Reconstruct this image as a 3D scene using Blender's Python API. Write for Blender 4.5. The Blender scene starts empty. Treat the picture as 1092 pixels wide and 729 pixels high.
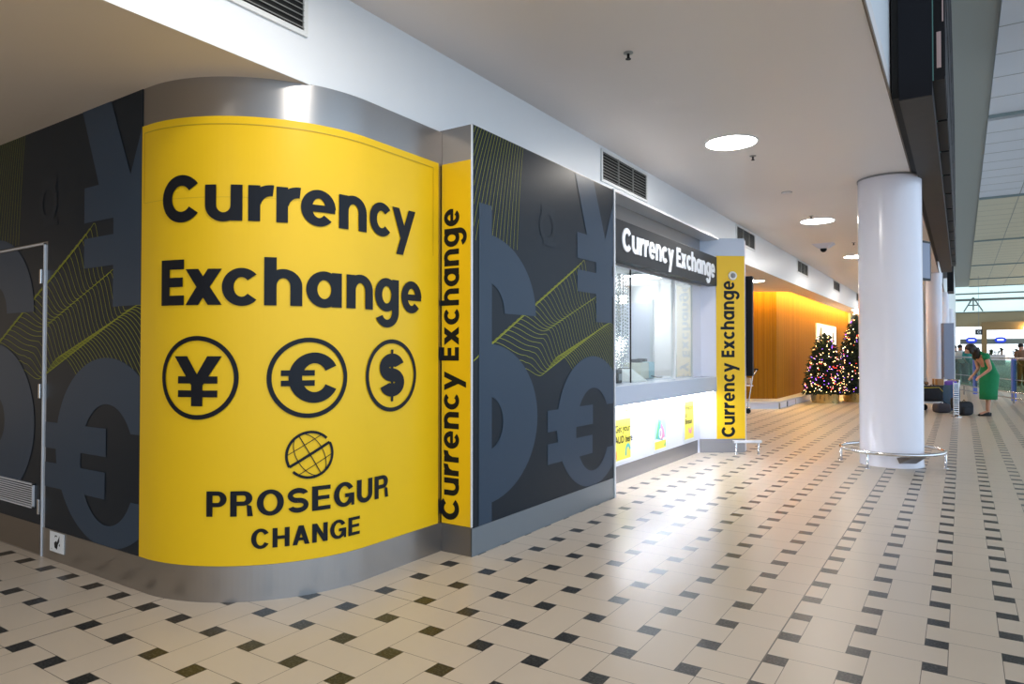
import bpy, bmesh, math, random
from mathutils import Vector, Matrix
random.seed(7)
PI = math.pi
SC = bpy.context.scene
COL = SC.collection

# ------------------------------------------------------------------ camera
CAM_H = 1.38
cam_d = bpy.data.cameras.new('camera'); cam = bpy.data.objects.new('camera', cam_d); COL.objects.link(cam)
cam_d.sensor_width = 36.0; cam_d.lens = 728.0 / 1092.0 * 36.0
cam_d.clip_start = 0.05; cam_d.clip_end = 400
cam.location = (0, 0, CAM_H)
cam.rotation_euler = (math.radians(90) + math.atan(11.5 / 728), 0, math.radians(33.34))
SC.camera = cam

# ------------------------------------------------------------------ exposure, world
SC.view_settings.view_transform = 'Standard'; SC.view_settings.look = 'None'
SC.view_settings.exposure = 0.46; SC.view_settings.gamma = 1.0
SC.view_settings.use_curve_mapping = False

W = bpy.data.worlds.new('daylight'); SC.world = W; W.use_nodes = True
nt = W.node_tree; nt.nodes.clear()
wo = nt.nodes.new('ShaderNodeOutputWorld'); bg = nt.nodes.new('ShaderNodeBackground')
tc = nt.nodes.new('ShaderNodeTexCoord'); sp = nt.nodes.new('ShaderNodeSeparateXYZ'); rp = nt.nodes.new('ShaderNodeValToRGB')
mp = nt.nodes.new('ShaderNodeMapRange')
nt.links.new(tc.outputs['Generated'], sp.inputs[0]); nt.links.new(sp.outputs['X'], mp.inputs[0])
mp.inputs[1].default_value = -1; mp.inputs[2].default_value = 1
nt.links.new(mp.outputs[0], rp.inputs[0]); nt.links.new(rp.outputs[0], bg.inputs[0]); nt.links.new(bg.outputs[0], wo.inputs[0])
rp.color_ramp.elements[0].position = 0.35; rp.color_ramp.elements[0].color = (0.16, 0.13, 0.10, 1)
rp.color_ramp.elements[1].position = 0.95; rp.color_ramp.elements[1].color = (0.62, 0.80, 1.0, 1)
e = rp.color_ramp.elements.new(0.6); e.color = (0.30, 0.29, 0.29, 1)
bg.inputs[1].default_value = 1.9

LAMP = 42.0          # round ceiling downlight emission
COUNTER_LED = 44.0   # strip below the counter
COVE = 55.0          # strip above the timber wall
BOOTH = 8.0          # light panels in the booth
HALL_WIN = 1.1       # far hall glazing

# ------------------------------------------------------------------ materials
def mat(name, col, rough=0.5, metal=0.0, spec=0.5, emit=None, estr=0.0, noise=0.0, nscale=8.0, coat=0.0, bump=0.0, bscale=200.0):
    m = bpy.data.materials.new(name); m.use_nodes = True
    n = m.node_tree; b = n.nodes['Principled BSDF']
    b.inputs['Base Color'].default_value = (*col, 1); b.inputs['Roughness'].default_value = rough
    b.inputs['Metallic'].default_value = metal; b.inputs['Specular IOR Level'].default_value = spec
    b.inputs['Coat Weight'].default_value = coat
    if emit: b.inputs['Emission Color'].default_value = (*emit, 1); b.inputs['Emission Strength'].default_value = estr
    t = n.nodes.new('ShaderNodeTexCoord')
    if noise:
        no = n.nodes.new('ShaderNodeTexNoise'); no.inputs['Scale'].default_value = nscale; no.inputs['Detail'].default_value = 4
        n.links.new(t.outputs['Object'], no.inputs['Vector'])
        mx = n.nodes.new('ShaderNodeMix'); mx.data_type = 'RGBA'
        mx.inputs['A'].default_value = (*[c * (1 - noise) for c in col], 1); mx.inputs['B'].default_value = (*[min(1, c * (1 + noise)) for c in col], 1)
        n.links.new(no.outputs['Fac'], mx.inputs['Factor']); n.links.new(mx.outputs['Result'], b.inputs['Base Color'])
    if bump:
        nb = n.nodes.new('ShaderNodeTexNoise'); nb.inputs['Scale'].default_value = bscale
        n.links.new(t.outputs['Object'], nb.inputs['Vector'])
        bp = n.nodes.new('ShaderNodeBump'); bp.inputs['Strength'].default_value = bump; bp.inputs['Distance'].default_value = 0.01
        n.links.new(nb.outputs['Fac'], bp.inputs['Height']); n.links.new(bp.outputs[0], b.inputs['Normal'])
    return m

def steel(name, col, rough, streak=0.08):
    m = mat(name, col, rough, 1.0); n = m.node_tree; b = n.nodes['Principled BSDF']
    t = n.nodes.new('ShaderNodeTexCoord'); mpn = n.nodes.new('ShaderNodeMapping'); mpn.inputs['Scale'].default_value = (1.5, 1.5, 260)
    no = n.nodes.new('ShaderNodeTexNoise'); no.inputs['Scale'].default_value = 3; no.inputs['Detail'].default_value = 3
    n.links.new(t.outputs['Object'], mpn.inputs[0]); n.links.new(mpn.outputs[0], no.inputs['Vector'])
    mr = n.nodes.new('ShaderNodeMapRange'); mr.inputs[3].default_value = rough - streak; mr.inputs[4].default_value = rough + streak
    n.links.new(no.outputs['Fac'], mr.inputs[0]); n.links.new(mr.outputs[0], b.inputs['Roughness'])
    b.inputs['Anisotropic'].default_value = 0.6; b.inputs['Anisotropic Rotation'].default_value = 0.25
    return m

M = {}
M['white_paint'] = mat('white_paint', (0.80, 0.80, 0.80), 0.55, noise=0.015)
M['bulkhead_paint'] = mat('bulkhead_paint', (0.80, 0.83, 0.86), 0.35, noise=0.01)
M['ceiling_paint'] = mat('ceiling_paint', (0.80, 0.755, 0.74), 0.42, noise=0.012, nscale=0.7)
M['soffit_paint'] = mat('soffit_paint', (0.80, 0.71, 0.61), 0.5, noise=0.012, nscale=0.7)
M['yellow'] = mat('yellow_vinyl', (0.86, 0.54, 0.008), 0.36, spec=0.35, noise=0.01)
M['ink'] = mat('black_vinyl', (0.005, 0.007, 0.012), 0.4, spec=0.22)
M['navy'] = mat('navy_vinyl', (0.009, 0.016, 0.025), 0.33, spec=0.16, noise=0.10, nscale=1.2)
M['slate'] = mat('slate_vinyl', (0.035, 0.058, 0.092), 0.33, spec=0.18)
M['faint'] = mat('faint_vinyl', (0.0115, 0.0195, 0.0295), 0.33, spec=0.16)
M['lime'] = mat('lime_line', (0.28, 0.295, 0.03), 0.45, spec=0.2)
M['steel'] = steel('brushed_steel', (0.38, 0.37, 0.365), 0.33, 0.02)
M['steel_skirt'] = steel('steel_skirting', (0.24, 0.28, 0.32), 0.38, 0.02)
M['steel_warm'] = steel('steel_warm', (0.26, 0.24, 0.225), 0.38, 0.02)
M['chrome'] = mat('polished_steel', (0.72, 0.72, 0.73), 0.15, 1.0)
M['alu'] = mat('white_aluminium', (0.74, 0.76, 0.80), 0.35, 0.3)
M['charcoal'] = mat('charcoal_sign', (0.022, 0.025, 0.030), 0.40, spec=0.2)
M['acrylic'] = mat('white_acrylic', (0.85, 0.87, 0.92), 0.3, emit=(0.85, 0.90, 1.0), estr=0.08)
M['lavender'] = mat('pale_laminate', (0.74, 0.75, 0.86), 0.35)
M['counter'] = mat('counter_laminate', (0.52, 0.58, 0.70), 0.25)
M['grey_kick'] = mat('grey_kickboard', (0.30, 0.29, 0.30), 0.25, 0.4)
M['black'] = mat('black_plastic', (0.006, 0.006, 0.008), 0.45, spec=0.2)
M['dark'] = mat('dark_cavity', (0.012, 0.012, 0.012), 0.8)
M['dark_blue'] = mat('display_side', (0.005, 0.006, 0.010), 0.5, spec=0.2)
M['board_under'] = mat('board_underside', (0.032, 0.025, 0.019), 0.6, noise=0.25, nscale=5)
M['vent_metal'] = mat('vent_metal', (0.30, 0.31, 0.30), 0.45, 0.3)
M['vent_white'] = mat('vent_frame_paint', (0.74, 0.76, 0.76), 0.45)
M['column'] = mat('column_paint', (0.80, 0.79, 0.87), 0.20, noise=0.01)
M['olive_soffit'] = mat('hall_soffit', (0.27, 0.27, 0.235), 0.6)
M['hall_panel'] = mat('hall_ceiling_panel', (0.60, 0.60, 0.62), 0.6)
M['tan'] = mat('tan_panel', (0.50, 0.42, 0.26), 0.6)
M['tan_dark'] = mat('bronze_panel', (0.36, 0.24, 0.11), 0.5)
M['lamp'] = mat('downlight_glow', (1, 1, 1), 0.5, emit=(1.0, 0.93, 0.84), estr=LAMP)
M['led'] = mat('led_strip', (1, 1, 1), 0.5, emit=(0.86, 0.90, 1.0), estr=COUNTER_LED)
M['cove'] = mat('cove_strip', (1, 1, 1), 0.5, emit=(1.0, 0.64, 0.16), estr=COVE)
M['booth'] = mat('booth_light', (1, 1, 1), 0.5, emit=(0.95, 0.97, 1.0), estr=BOOTH)
M['skyglass'] = mat('daylit_glass', (0.8, 0.85, 0.9), 0.4, emit=(0.86, 0.93, 1.0), estr=HALL_WIN)
M['cleglass'] = mat('clerestory_glass', (0.6, 0.75, 0.75), 0.4, emit=(0.62, 0.80, 0.80), estr=0.75)
M['skin'] = mat('skin', (0.55, 0.30, 0.21), 0.5)
M['green_dress'] = mat('green_fabric', (0.006, 0.24, 0.090), 0.8, noise=0.15, nscale=20)
M['hair'] = mat('dark_hair', (0.018, 0.010, 0.008), 0.5)
M['shoe'] = mat('black_leather', (0.006, 0.005, 0.005), 0.4, spec=0.2)
M['cardboard'] = mat('cardboard', (0.38, 0.20, 0.09), 0.8)
M['bag_black'] = mat('bag_fabric', (0.014, 0.015, 0.022), 0.7, noise=0.3, nscale=12)
M['piping'] = mat('yellow_piping', (0.65, 0.50, 0.03), 0.5)
M['violet'] = mat('violet_fabric', (0.14, 0.08, 0.55), 0.6)
M['blue_cloth'] = mat('blue_fabric', (0.03, 0.10, 0.24), 0.7)
M['info_grey'] = mat('blue_grey_panel', (0.20, 0.23, 0.33), 0.4)
M['blue_post'] = mat('blue_post', (0.14, 0.20, 0.68), 0.4)
M['sign_blue'] = mat('sign_blue', (0.012, 0.05, 0.60), 0.4, emit=(0.02, 0.08, 0.9), estr=0.35)
M['teal'] = mat('teal_fabric', (0.02, 0.25, 0.24), 0.7)
M['brown'] = mat('brown_fabric', (0.20, 0.10, 0.05), 0.7)
M['pine'] = mat('pine_needles', (0.010, 0.024, 0.012), 0.8)
M['gold'] = mat('gold_foil', (0.80, 0.62, 0.28), 0.22, 1.0)
M['star'] = mat('star_glow', (1, 0.8, 0.5), 0.5, emit=(1.0, 0.72, 0.40), estr=9)
M['platform'] = mat('platform_top', (0.52, 0.52, 0.58), 0.3)
M['paper'] = mat('poster_white', (0.85, 0.87, 0.88), 0.5)
M['poster_yellow'] = mat('poster_yellow', (0.85, 0.72, 0.08), 0.4)
M['orange'] = mat('poster_orange', (0.85, 0.30, 0.05), 0.4)
M['poster_teal'] = mat('poster_teal', (0.08, 0.45, 0.45), 0.4)
M['poster_blue'] = mat('poster_blue', (0.40, 0.70, 0.85), 0.4)
M['pink'] = mat('poster_pink', (0.75, 0.25, 0.45), 0.4)
M['leafgreen'] = mat('poster_green', (0.15, 0.50, 0.15), 0.4)
M['pale_teal'] = mat('pale_teal_laminate', (0.35, 0.55, 0.60), 0.4)
M['beige'] = mat('beige_plastic', (0.62, 0.60, 0.50), 0.4)
M['grey'] = mat('mid_grey', (0.25, 0.26, 0.28), 0.5)
M['tree_green'] = mat('palm_green', (0.02, 0.06, 0.025), 0.8)
M['tile_grey'] = mat('grey_band', (0.20, 0.25, 0.25), 0.5)

def glass_mat(name, tint, fac):
    m = bpy.data.materials.new(name); m.use_nodes = True; n = m.node_tree; n.nodes.clear()
    o = n.nodes.new('ShaderNodeOutputMaterial'); mx = n.nodes.new('ShaderNodeMixShader')
    t = n.nodes.new('ShaderNodeBsdfTransparent'); t.inputs[0].default_value = (*tint, 1)
    g = n.nodes.new('ShaderNodeBsdfGlossy'); g.inputs['Roughness'].default_value = 0.02
    lw = n.nodes.new('ShaderNodeLayerWeight'); lw.inputs[0].default_value = 0.5
    pw = n.nodes.new('ShaderNodeMath'); pw.operation = 'POWER'; pw.inputs[1].default_value = 5.0; n.links.new(lw.outputs['Facing'], pw.inputs[0])
    f = n.nodes.new('ShaderNodeMath'); f.operation = 'MULTIPLY_ADD'; f.inputs[1].default_value = 0.9; f.inputs[2].default_value = (fac - 1) ** 2 / (fac + 1) ** 2; n.links.new(pw.outputs[0], f.inputs[0])
    n.links.new(f.outputs[0], mx.inputs[0]); n.links.new(t.outputs[0], mx.inputs[1]); n.links.new(g.outputs[0], mx.inputs[2]); n.links.new(mx.outputs[0], o.inputs[0])
    return m
M['glass'] = glass_mat('clear_glass', (0.93, 0.97, 0.97), 1.45)
M['glass_green'] = glass_mat('green_glass', (0.50, 0.68, 0.60), 1.5)

# timber battens
def timber():
    m = mat('timber_battens', (0.40, 0.17, 0.035), 0.65, spec=0.12); n = m.node_tree; b = n.nodes['Principled BSDF']
    t = n.nodes.new('ShaderNodeTexCoord'); mpn = n.nodes.new('ShaderNodeMapping'); mpn.inputs['Scale'].default_value = (10, 10, 0.04)
    no = n.nodes.new('ShaderNodeTexNoise'); no.inputs['Scale'].default_value = 1.0; no.inputs['Detail'].default_value = 2
    n.links.new(t.outputs['Object'], mpn.inputs[0]); n.links.new(mpn.outputs[0], no.inputs['Vector'])
    r = n.nodes.new('ShaderNodeValToRGB'); r.color_ramp.elements[0].position = 0.3; r.color_ramp.elements[0].color = (0.20, 0.082, 0.003, 1)
    r.color_ramp.elements[1].position = 0.7; r.color_ramp.elements[1].color = (0.35, 0.155, 0.008, 1)
    n.links.new(no.outputs['Fac'], r.inputs[0]); n.links.new(r.outputs[0], b.inputs['Base Color'])
    return m
M['timber'] = timber()

# floor: cream rectangles woven round small black granite tiles, 0.3 m grid
def floor_mat():
    m = bpy.data.materials.new('floor_tiles'); m.use_nodes = True; n = m.node_tree; L = n.links.new
    b = n.nodes['Principled BSDF']
    geo = n.nodes.new('ShaderNodeNewGeometry'); s = n.nodes.new('ShaderNodeSeparateXYZ'); L(geo.outputs['Position'], s.inputs[0])
    def mt(op, a, bb=None, c=None, clamp=False):
        q = n.nodes.new('ShaderNodeMath'); q.operation = op; q.use_clamp = clamp
        for i, v in enumerate((a, bb, c)):
            if v is None: continue
            if isinstance(v, (int, float)): q.inputs[i].default_value = v
            else: L(v, q.inputs[i])
        return q.outputs[0]
    P = 0.3; hb = 0.0475 / P; g = 0.0016 / P
    x, y = s.outputs['X'], s.outputs['Y']
    gx = mt('DIVIDE', mt('ADD', x, 0.109), P); gy = mt('DIVIDE', mt('ADD', y, -2.93), P)
    fx = mt('FRACT', gx); fy = mt('FRACT', gy)
    dx = mt('SUBTRACT', 0.5, mt('ABSOLUTE', mt('SUBTRACT', fx, 0.5)))   # distance to nearest grid line
    dy = mt('SUBTRACT', 0.5, mt('ABSOLUTE', mt('SUBTRACT', fy, 0.5)))
    black = mt('MULTIPLY', mt('LESS_THAN', dx, hb), mt('LESS_THAN', dy, hb))
    par = mt('FLOORED_MODULO', mt('ADD', mt('FLOOR', gx), mt('FLOOR', gy)), 2.0)    # 1 -> horizontal tile
    # joint lines at distance hb from grid lines
    lx = mt('LESS_THAN', mt('ABSOLUTE', mt('SUBTRACT', dx, hb)), g); ly = mt('LESS_THAN', mt('ABSOLUTE', mt('SUBTRACT', dy, hb)), g)
    inx = mt('LESS_THAN', dx, hb); iny = mt('LESS_THAN', dy, hb)
    # a strip crossing column (inx, not iny) belongs to the horizontal tiles where par==1 on this or the neighbouring cell:
    # line along x (ly) is drawn in every cell body and beside the blacks; line along y (lx) likewise
    # inside a cell body (not inx, not iny): H cell reaches the grid bands in y? draw ly where cell is H, lx where cell is V
    Hh = par; Vv = mt('SUBTRACT', 1.0, par)
    inv = lambda v: mt('SUBTRACT', 1.0, v)
    mid = mt('MULTIPLY', inv(iny), 1.0)
    # column band right of a cell: same cell parity up to the grid line, other parity after it. H bar extends over its own side bands fully,
    # so the bar end is drawn at the far edge of the band, lying in the neighbouring V cell: that is the V cell's lx line.
    line = mt('MAXIMUM', mt('MULTIPLY', ly, mt('MAXIMUM', Hh, inx)), mt('MULTIPLY', lx, mt('MAXIMUM', Vv, iny)))
    # expansion joints
    def ej(v, off, per, w):
        f = mt('FLOORED_MODULO', mt('SUBTRACT', v, off - per / 2), per)
        return mt('LESS_THAN', mt('ABSOLUTE', mt('SUBTRACT', f, per / 2)), w)
    j = mt('MAXIMUM', ej(x, -0.757, 3.0, 0.0035), ej(y, 2.882, 3.3, 0.0025))
    # colours
    tcn = n.nodes.new('ShaderNodeTexNoise'); tcn.inputs['Scale'].default_value = 90; tcn.inputs['Detail'].default_value = 3; L(geo.outputs['Position'], tcn.inputs['Vector'])
    big = n.nodes.new('ShaderNodeTexNoise'); big.inputs['Scale'].default_value = 1.1; big.inputs['Detail'].default_value = 5; L(geo.outputs['Position'], big.inputs['Vector'])
    cream = n.nodes.new('ShaderNodeMix'); cream.data_type = 'RGBA'; cream.inputs['A'].default_value = (0.54, 0.455, 0.36, 1); cream.inputs['B'].default_value = (0.62, 0.53, 0.43, 1)
    L(big.outputs['Fac'], cream.inputs['Factor'])
    gr = n.nodes.new('ShaderNodeValToRGB'); gr.color_ramp.elements[0].position = 0.45; gr.color_ramp.elements[0].color = (0.010, 0.010, 0.010, 1)
    gr.color_ramp.elements[1].position = 0.75; gr.color_ramp.elements[1].color = (0.10, 0.10, 0.09, 1); L(tcn.outputs['Fac'], gr.inputs[0])
    c1 = n.nodes.new('ShaderNodeMix'); c1.data_type = 'RGBA'; L(mt('MAXIMUM', line, 0.0), c1.inputs['Factor']); L(cream.outputs['Result'], c1.inputs['A']); c1.inputs['B'].default_value = (0.12, 0.095, 0.07, 1)
    c2 = n.nodes.new('ShaderNodeMix'); c2.data_type = 'RGBA'; L(black, c2.inputs['Factor']); L(c1.outputs['Result'], c2.inputs['A']); L(gr.outputs[0], c2.inputs['B'])
    c3 = n.nodes.new('ShaderNodeMix'); c3.data_type = 'RGBA'; L(j, c3.inputs['Factor']); L(c2.outputs['Result'], c3.inputs['A']); c3.inputs['B'].default_value = (0.10, 0.085, 0.07, 1)
    L(c3.outputs['Result'], b.inputs['Base Color'])
    rr = n.nodes.new('ShaderNodeMapRange'); L(big.outputs['Fac'], rr.inputs[0]); rr.inputs[3].default_value = 0.25; rr.inputs[4].default_value = 0.36
    L(rr.outputs[0], b.inputs['Roughness']); b.inputs['Specular IOR Level'].default_value = 0.40
    bp = n.nodes.new('ShaderNodeBump'); bp.inputs['Strength'].default_value = 0.25; bp.inputs['Distance'].default_value = 0.002; bp.invert = True
    L(mt('MAXIMUM', line, j), bp.inputs['Height']); L(bp.outputs[0], b.inputs['Normal'])
    return m
M['floor'] = floor_mat()

# ------------------------------------------------------------------ mesh helpers
class MB:
    def __init__(s): s.v = []; s.f = []; s.sm = []
    def add(s, vs, fs, smooth=False):
        o = len(s.v); s.v += [tuple(v) for v in vs]
        for f in fs: s.f.append(tuple(i + o for i in f)); s.sm.append(smooth)
        return s
    def box(s, x0, x1, y0, y1, z0, z1):
        vs = [(x, y, z) for x in (x0, x1) for y in (y0, y1) for z in (z0, z1)]
        return s.add(vs, [(0, 1, 3, 2), (4, 6, 7, 5), (0, 4, 5, 1), (2, 3, 7, 6), (0, 2, 6, 4), (1, 5, 7, 3)])
    def prism(s, pts, z0, z1):
        n = len(pts)
        vs = [(p[0], p[1], z0) for p in pts] + [(p[0], p[1], z1) for p in pts]
        return s.add(vs, [tuple(range(n))[::-1], tuple(range(n, 2 * n))] + [(i, (i + 1) % n, n + (i + 1) % n, n + i) for i in range(n)])
    def obox(s, c, ux, uy, sx, sy, z0, z1):   # box with in-plane axis ux
        pts = [(c[0] + ux[0] * a * sx / 2 - ux[1] * b * sy / 2, c[1] + ux[1] * a * sx / 2 + ux[0] * b * sy / 2) for a, b in ((-1, -1), (1, -1), (1, 1), (-1, 1))]
        return s.prism(pts, z0, z1)
    def lathe(s, prof, c=(0, 0, 0), n=32, caps=True):
        vs = []
        for r, z in prof:
            for i in range(n): a = 2 * PI * i / n; vs.append((c[0] + r * math.cos(a), c[1] + r * math.sin(a), c[2] + z))
        fs = [(j * n + i, j * n + (i + 1) % n, (j + 1) * n + (i + 1) % n, (j + 1) * n + i) for j in range(len(prof) - 1) for i in range(n)]
        s.add(vs, fs, True)
        if caps:
            for j, rev in ((0, True), (len(prof) - 1, False)):
                if prof[j][0] > 1e-5:
                    q = [vs[j * n + i] for i in range(n)]
                    s.add(q, [tuple(range(n))[::-1] if rev else tuple(range(n))])
        return s
    def tube(s, pts, r, n=8, closed=False, caps=True):
        pts = [Vector(p) for p in pts]; N = len(pts); rs = r if isinstance(r, (list, tuple)) else [r] * N
        vs = []; up = None
        for i, p in enumerate(pts):
            if closed: d = pts[(i + 1) % N] - pts[i - 1]
            else: d = pts[min(i + 1, N - 1)] - pts[max(i - 1, 0)]
            d.normalize()
            if up is None:
                up = Vector((0, 0, 1)) if abs(d.z) < 0.9 else Vector((1, 0, 0))
            a = d.cross(up); a.normalize(); b = a.cross(d); b.normalize(); up = b
            for k in range(n): t = 2 * PI * k / n; vs.append(p + a * math.cos(t) * rs[i] + b * math.sin(t) * rs[i])
        fs = []
        for i in range(N if closed else N - 1):
            j = (i + 1) % N
            for k in range(n): fs.append((i * n + k, i * n + (k + 1) % n, j * n + (k + 1) % n, j * n + k))
        s.add(vs, fs, True)
        if caps and not closed:
            s.add(vs[:n], [tuple(range(n))[::-1]]); s.add(vs[-n:], [tuple(range(n))])
        return s
    def ball(s, c, r, n=12, m=8, sc=(1, 1, 1)):
        vs = []; fs = []
        for j in range(m + 1):
            t = PI * j / m
            for i in range(n): a = 2 * PI * i / n; vs.append((c[0] + r * sc[0] * math.sin(t) * math.cos(a), c[1] + r * sc[1] * math.sin(t) * math.sin(a), c[2] - r * sc[2] * math.cos(t)))
        for j in range(m):
            for i in range(n): fs.append((j * n + i, j * n + (i + 1) % n, (j + 1) * n + (i + 1) % n, (j + 1) * n + i))
        return s.add(vs, fs, True)
    def build(s, name, m, parent=None, bevel=0.0, kind=None, merge=False):
        me = bpy.data.meshes.new(name); me.from_pydata(s.v, [], s.f); me.polygons.foreach_set('use_smooth', s.sm)
        if isinstance(m, (list, tuple)):
            for q in m: me.materials.append(q)
        else: me.materials.append(m)
        me.validate()
        if merge:
            b = bmesh.new(); b.from_mesh(me); bmesh.ops.remove_doubles(b, verts=b.verts, dist=1e-4); bmesh.ops.recalc_face_normals(b, faces=b.faces); b.to_mesh(me); b.free()
        o = bpy.data.objects.new(name, me); COL.objects.link(o)
        if parent: o.parent = parent; o.matrix_parent_inverse = Matrix.Translation(parent.location).inverted() if False else Matrix()
        if bevel:
            bv = o.modifiers.new('bevel', 'BEVEL'); bv.width = bevel; bv.segments = 2; bv.limit_method = 'ANGLE'
        if kind: o['kind'] = kind
        return o

def empty(name, loc=(0, 0, 0), rz=0):
    o = bpy.data.objects.new(name, None); COL.objects.link(o); o.location = loc; o.rotation_euler = (0, 0, rz); o.empty_display_size = 0.2
    return o
def tag(o, label, cat, group=None):
    o['label'] = label; o['category'] = cat
    if group: o['group'] = group
    return o
def struct(o, label=None):
    o['kind'] = 'structure'
    if label: o['label'] = label
    return o
def copy_tree(o, parent=None):
    c = o.copy(); COL.objects.link(c)
    if parent: c.parent = parent
    for ch in list(o.children): copy_tree(ch, c)
    return c
def recentre(root):
    """root empty keeps its place; children built in world coordinates are shifted to be local to it"""
    inv = Matrix.LocRotScale(root.location, root.rotation_euler, None).inverted()
    for ch in root.children:
        if ch.type == 'MESH': ch.data.transform(inv)
        for g in ch.children:
            if g.type == 'MESH': g.data.transform(inv)
            for h in g.children:
                if h.type == 'MESH': h.data.transform(inv)

# ------------------------------------------------------------------ flat shapes (glyphs, symbols)
def clip_poly(p, ax, lim, keep_less):
    out = []
    for i in range(len(p)):
        a = p[i]; b = p[(i + 1) % len(p)]
        ia = a[ax] <= lim if keep_less else a[ax] >= lim; ib = b[ax] <= lim if keep_less else b[ax] >= lim
        if ia: out.append(a)
        if ia != ib:
            t = (lim - a[ax]) / (b[ax] - a[ax]); out.append((a[0] + (b[0] - a[0]) * t, a[1] + (b[1] - a[1]) * t))
    return out
def area(p): return 0.5 * sum(p[i][0] * p[(i + 1) % len(p)][1] - p[(i + 1) % len(p)][0] * p[i][1] for i in range(len(p)))
def clip_all(polys, u0=None, u1=None, z0=None, z1=None):
    r = []
    for p in polys:
        for ax, lim, less in ((0, u0, False), (0, u1, True), (1, z0, False), (1, z1, True)):
            if lim is not None and p: p = clip_poly(p, ax, lim, less)
        if len(p) >= 3 and abs(area(p)) > 1e-8: r.append(p)
    return r
def slice_u(polys, step):
    r = []
    for p in polys:
        lo = min(q[0] for q in p); hi = max(q[0] for q in p); k = math.floor(lo / step)
        while k * step < hi:
            q = clip_poly(clip_poly(p, 0, k * step, False), 0, (k + 1) * step, True) if p else []
            if len(q) >= 3 and abs(area(q)) > 1e-9: r.append(q)
            k += 1
    return r
def grouped(polys, step):
    """successive polygons that share an edge are one stroke; every stroke sits a hair above the one before it"""
    out = []; g = 0; prev = set()
    for p in polys:
        ks = {(round(a, 5), round(b, 5)) for a, b in p}
        if prev and len(ks & prev) < 2: g += 1
        prev = ks
        for q in (slice_u([p], step) if step else [p]): out.append((g, q))
    return out
def sheet(polys, surf, h=0.002, name='lettering', m=None, parent=None, step=None, thick=False, mb=None):
    """lay polygons on surface surf(u, z, h); thick -> with side walls down to h=0"""
    b = mb or MB()
    for g, p in grouped(polys, step):
        if area(p) < 0: p = p[::-1]
        hh = h if thick and mb else h + g * 2.5e-5
        top = [surf(u, z, hh) for u, z in p]; n = len(p)
        if thick:
            bot = [surf(u, z, 0.0) for u, z in p]
            b.add(top + bot, [tuple(range(n))] + [(i, n + i, n + (i + 1) % n, (i + 1) % n) for i in range(n)])
        else: b.add(top, [tuple(range(n))])
    if mb: return b
    return b.build(name, m, parent)
def rect(x0, y0, x1, y1): return [[(x0, y0), (x1, y0), (x1, y1), (x0, y1)]]
def arc(cx, cy, rx, ry, a0, a1, w, wy=None, n=None):
    wy = w if wy is None else wy
    n = n or max(4, int(abs(a1 - a0) / 7)); out = []
    for i in range(n):
        t0 = math.radians(a0 + (a1 - a0) * i / n); t1 = math.radians(a0 + (a1 - a0) * (i + 1) / n)
        f = lambda t, kx, ky: (cx + kx * math.cos(t), cy + ky * math.sin(t))
        out.append([f(t0, rx, ry), f(t1, rx, ry), f(t1, rx - w, ry - wy), f(t0, rx - w, ry - wy)])
    return out
def stroke(pts, w):
    n = len(pts); L_ = []; R_ = []
    for i in range(n):
        a = pts[max(i - 1, 0)]; b = pts[min(i + 1, n - 1)]
        dx, dy = b[0] - a[0], b[1] - a[1]; l = math.hypot(dx, dy) or 1; nx, ny = -dy / l * w / 2, dx / l * w / 2
        L_.append((pts[i][0] - nx, pts[i][1] - ny)); R_.append((pts[i][0] + nx, pts[i][1] + ny))
    return [[L_[i], L_[i + 1], R_[i + 1], R_[i]] for i in range(n - 1)]
def tf(polys, sx=1, sy=1, ox=0, oy=0): return [[(x * sx + ox, y * sy + oy) for x, y in p] for p in polys]

w = 0.170
G = {
 'C': (0.69, arc(.36, .35, .36, .365, 38, 322, .19, .165)),
 'u': (0.55, rect(0, .22, w, .55) + arc(.275, .24, .275, .255, 180, 360, w, .14) + rect(.55 - w, 0, .55, .55)),
 'r': (0.35, rect(0, 0, w, .55) + arc(.33, .24, .33, .325, 84, 172, .18, .17)),
 'e': (0.55, arc(.275, .275, .275, .29, 0, 318, w, .135) + rect(.12, .215, .54, .325)),
 'n': (0.53, rect(0, 0, w, .55) + arc(.265, .30, .265, .265, 0, 180, w, .14) + rect(.53 - w, 0, .53, .30)),
 'h': (0.53, rect(0, 0, w, .74) + arc(.265, .30, .265, .265, 0, 180, w, .14) + rect(.53 - w, 0, .53, .30)),
 'c': (0.53, arc(.28, .275, .28, .29, 42, 318, w, .14)),
 'y': (0.59, [[(0, .55), (.175, .55), (.375, .08), (.225, -.02)], [(.415, .55), (.59, .55), (.27, -.27), (.095, -.27)]]),
 'E': (0.42, rect(0, 0, .16, .70) + rect(.1, .55, .42, .70) + rect(.1, .28, .40, .425) + rect(.1, 0, .42, .15)),
 'x': (0.57, [[(0, .55), (.21, .55), (.57, 0), (.36, 0)], [(.36, .55), (.57, .55), (.21, 0), (0, 0)]]),
 'a': (0.57, arc(.28, .275, .28, .29, 0, 360, w, .14) + rect(.57 - w, 0, .57, .55)),
 'g': (0.58, arc(.28, .275, .28, .29, 0, 360, w, .14) + rect(.58 - w, -.02, .58, .55) + arc(.29, -.02, .29, .27, 205, 360, w, .135)),
 ' ': (0.20, []),
}
def word(txt, gap=0.07):
    x = 0; out = []
    for ch in txt:
        wd, ps = G[ch]; out += tf(ps, ox=x); x += wd + gap
    return out, x - gap
def fit_word(txt, x0, x1, base, em):
    ps, wd = word(txt); return tf(ps, (x1 - x0) / wd, em, x0, base)
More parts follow.
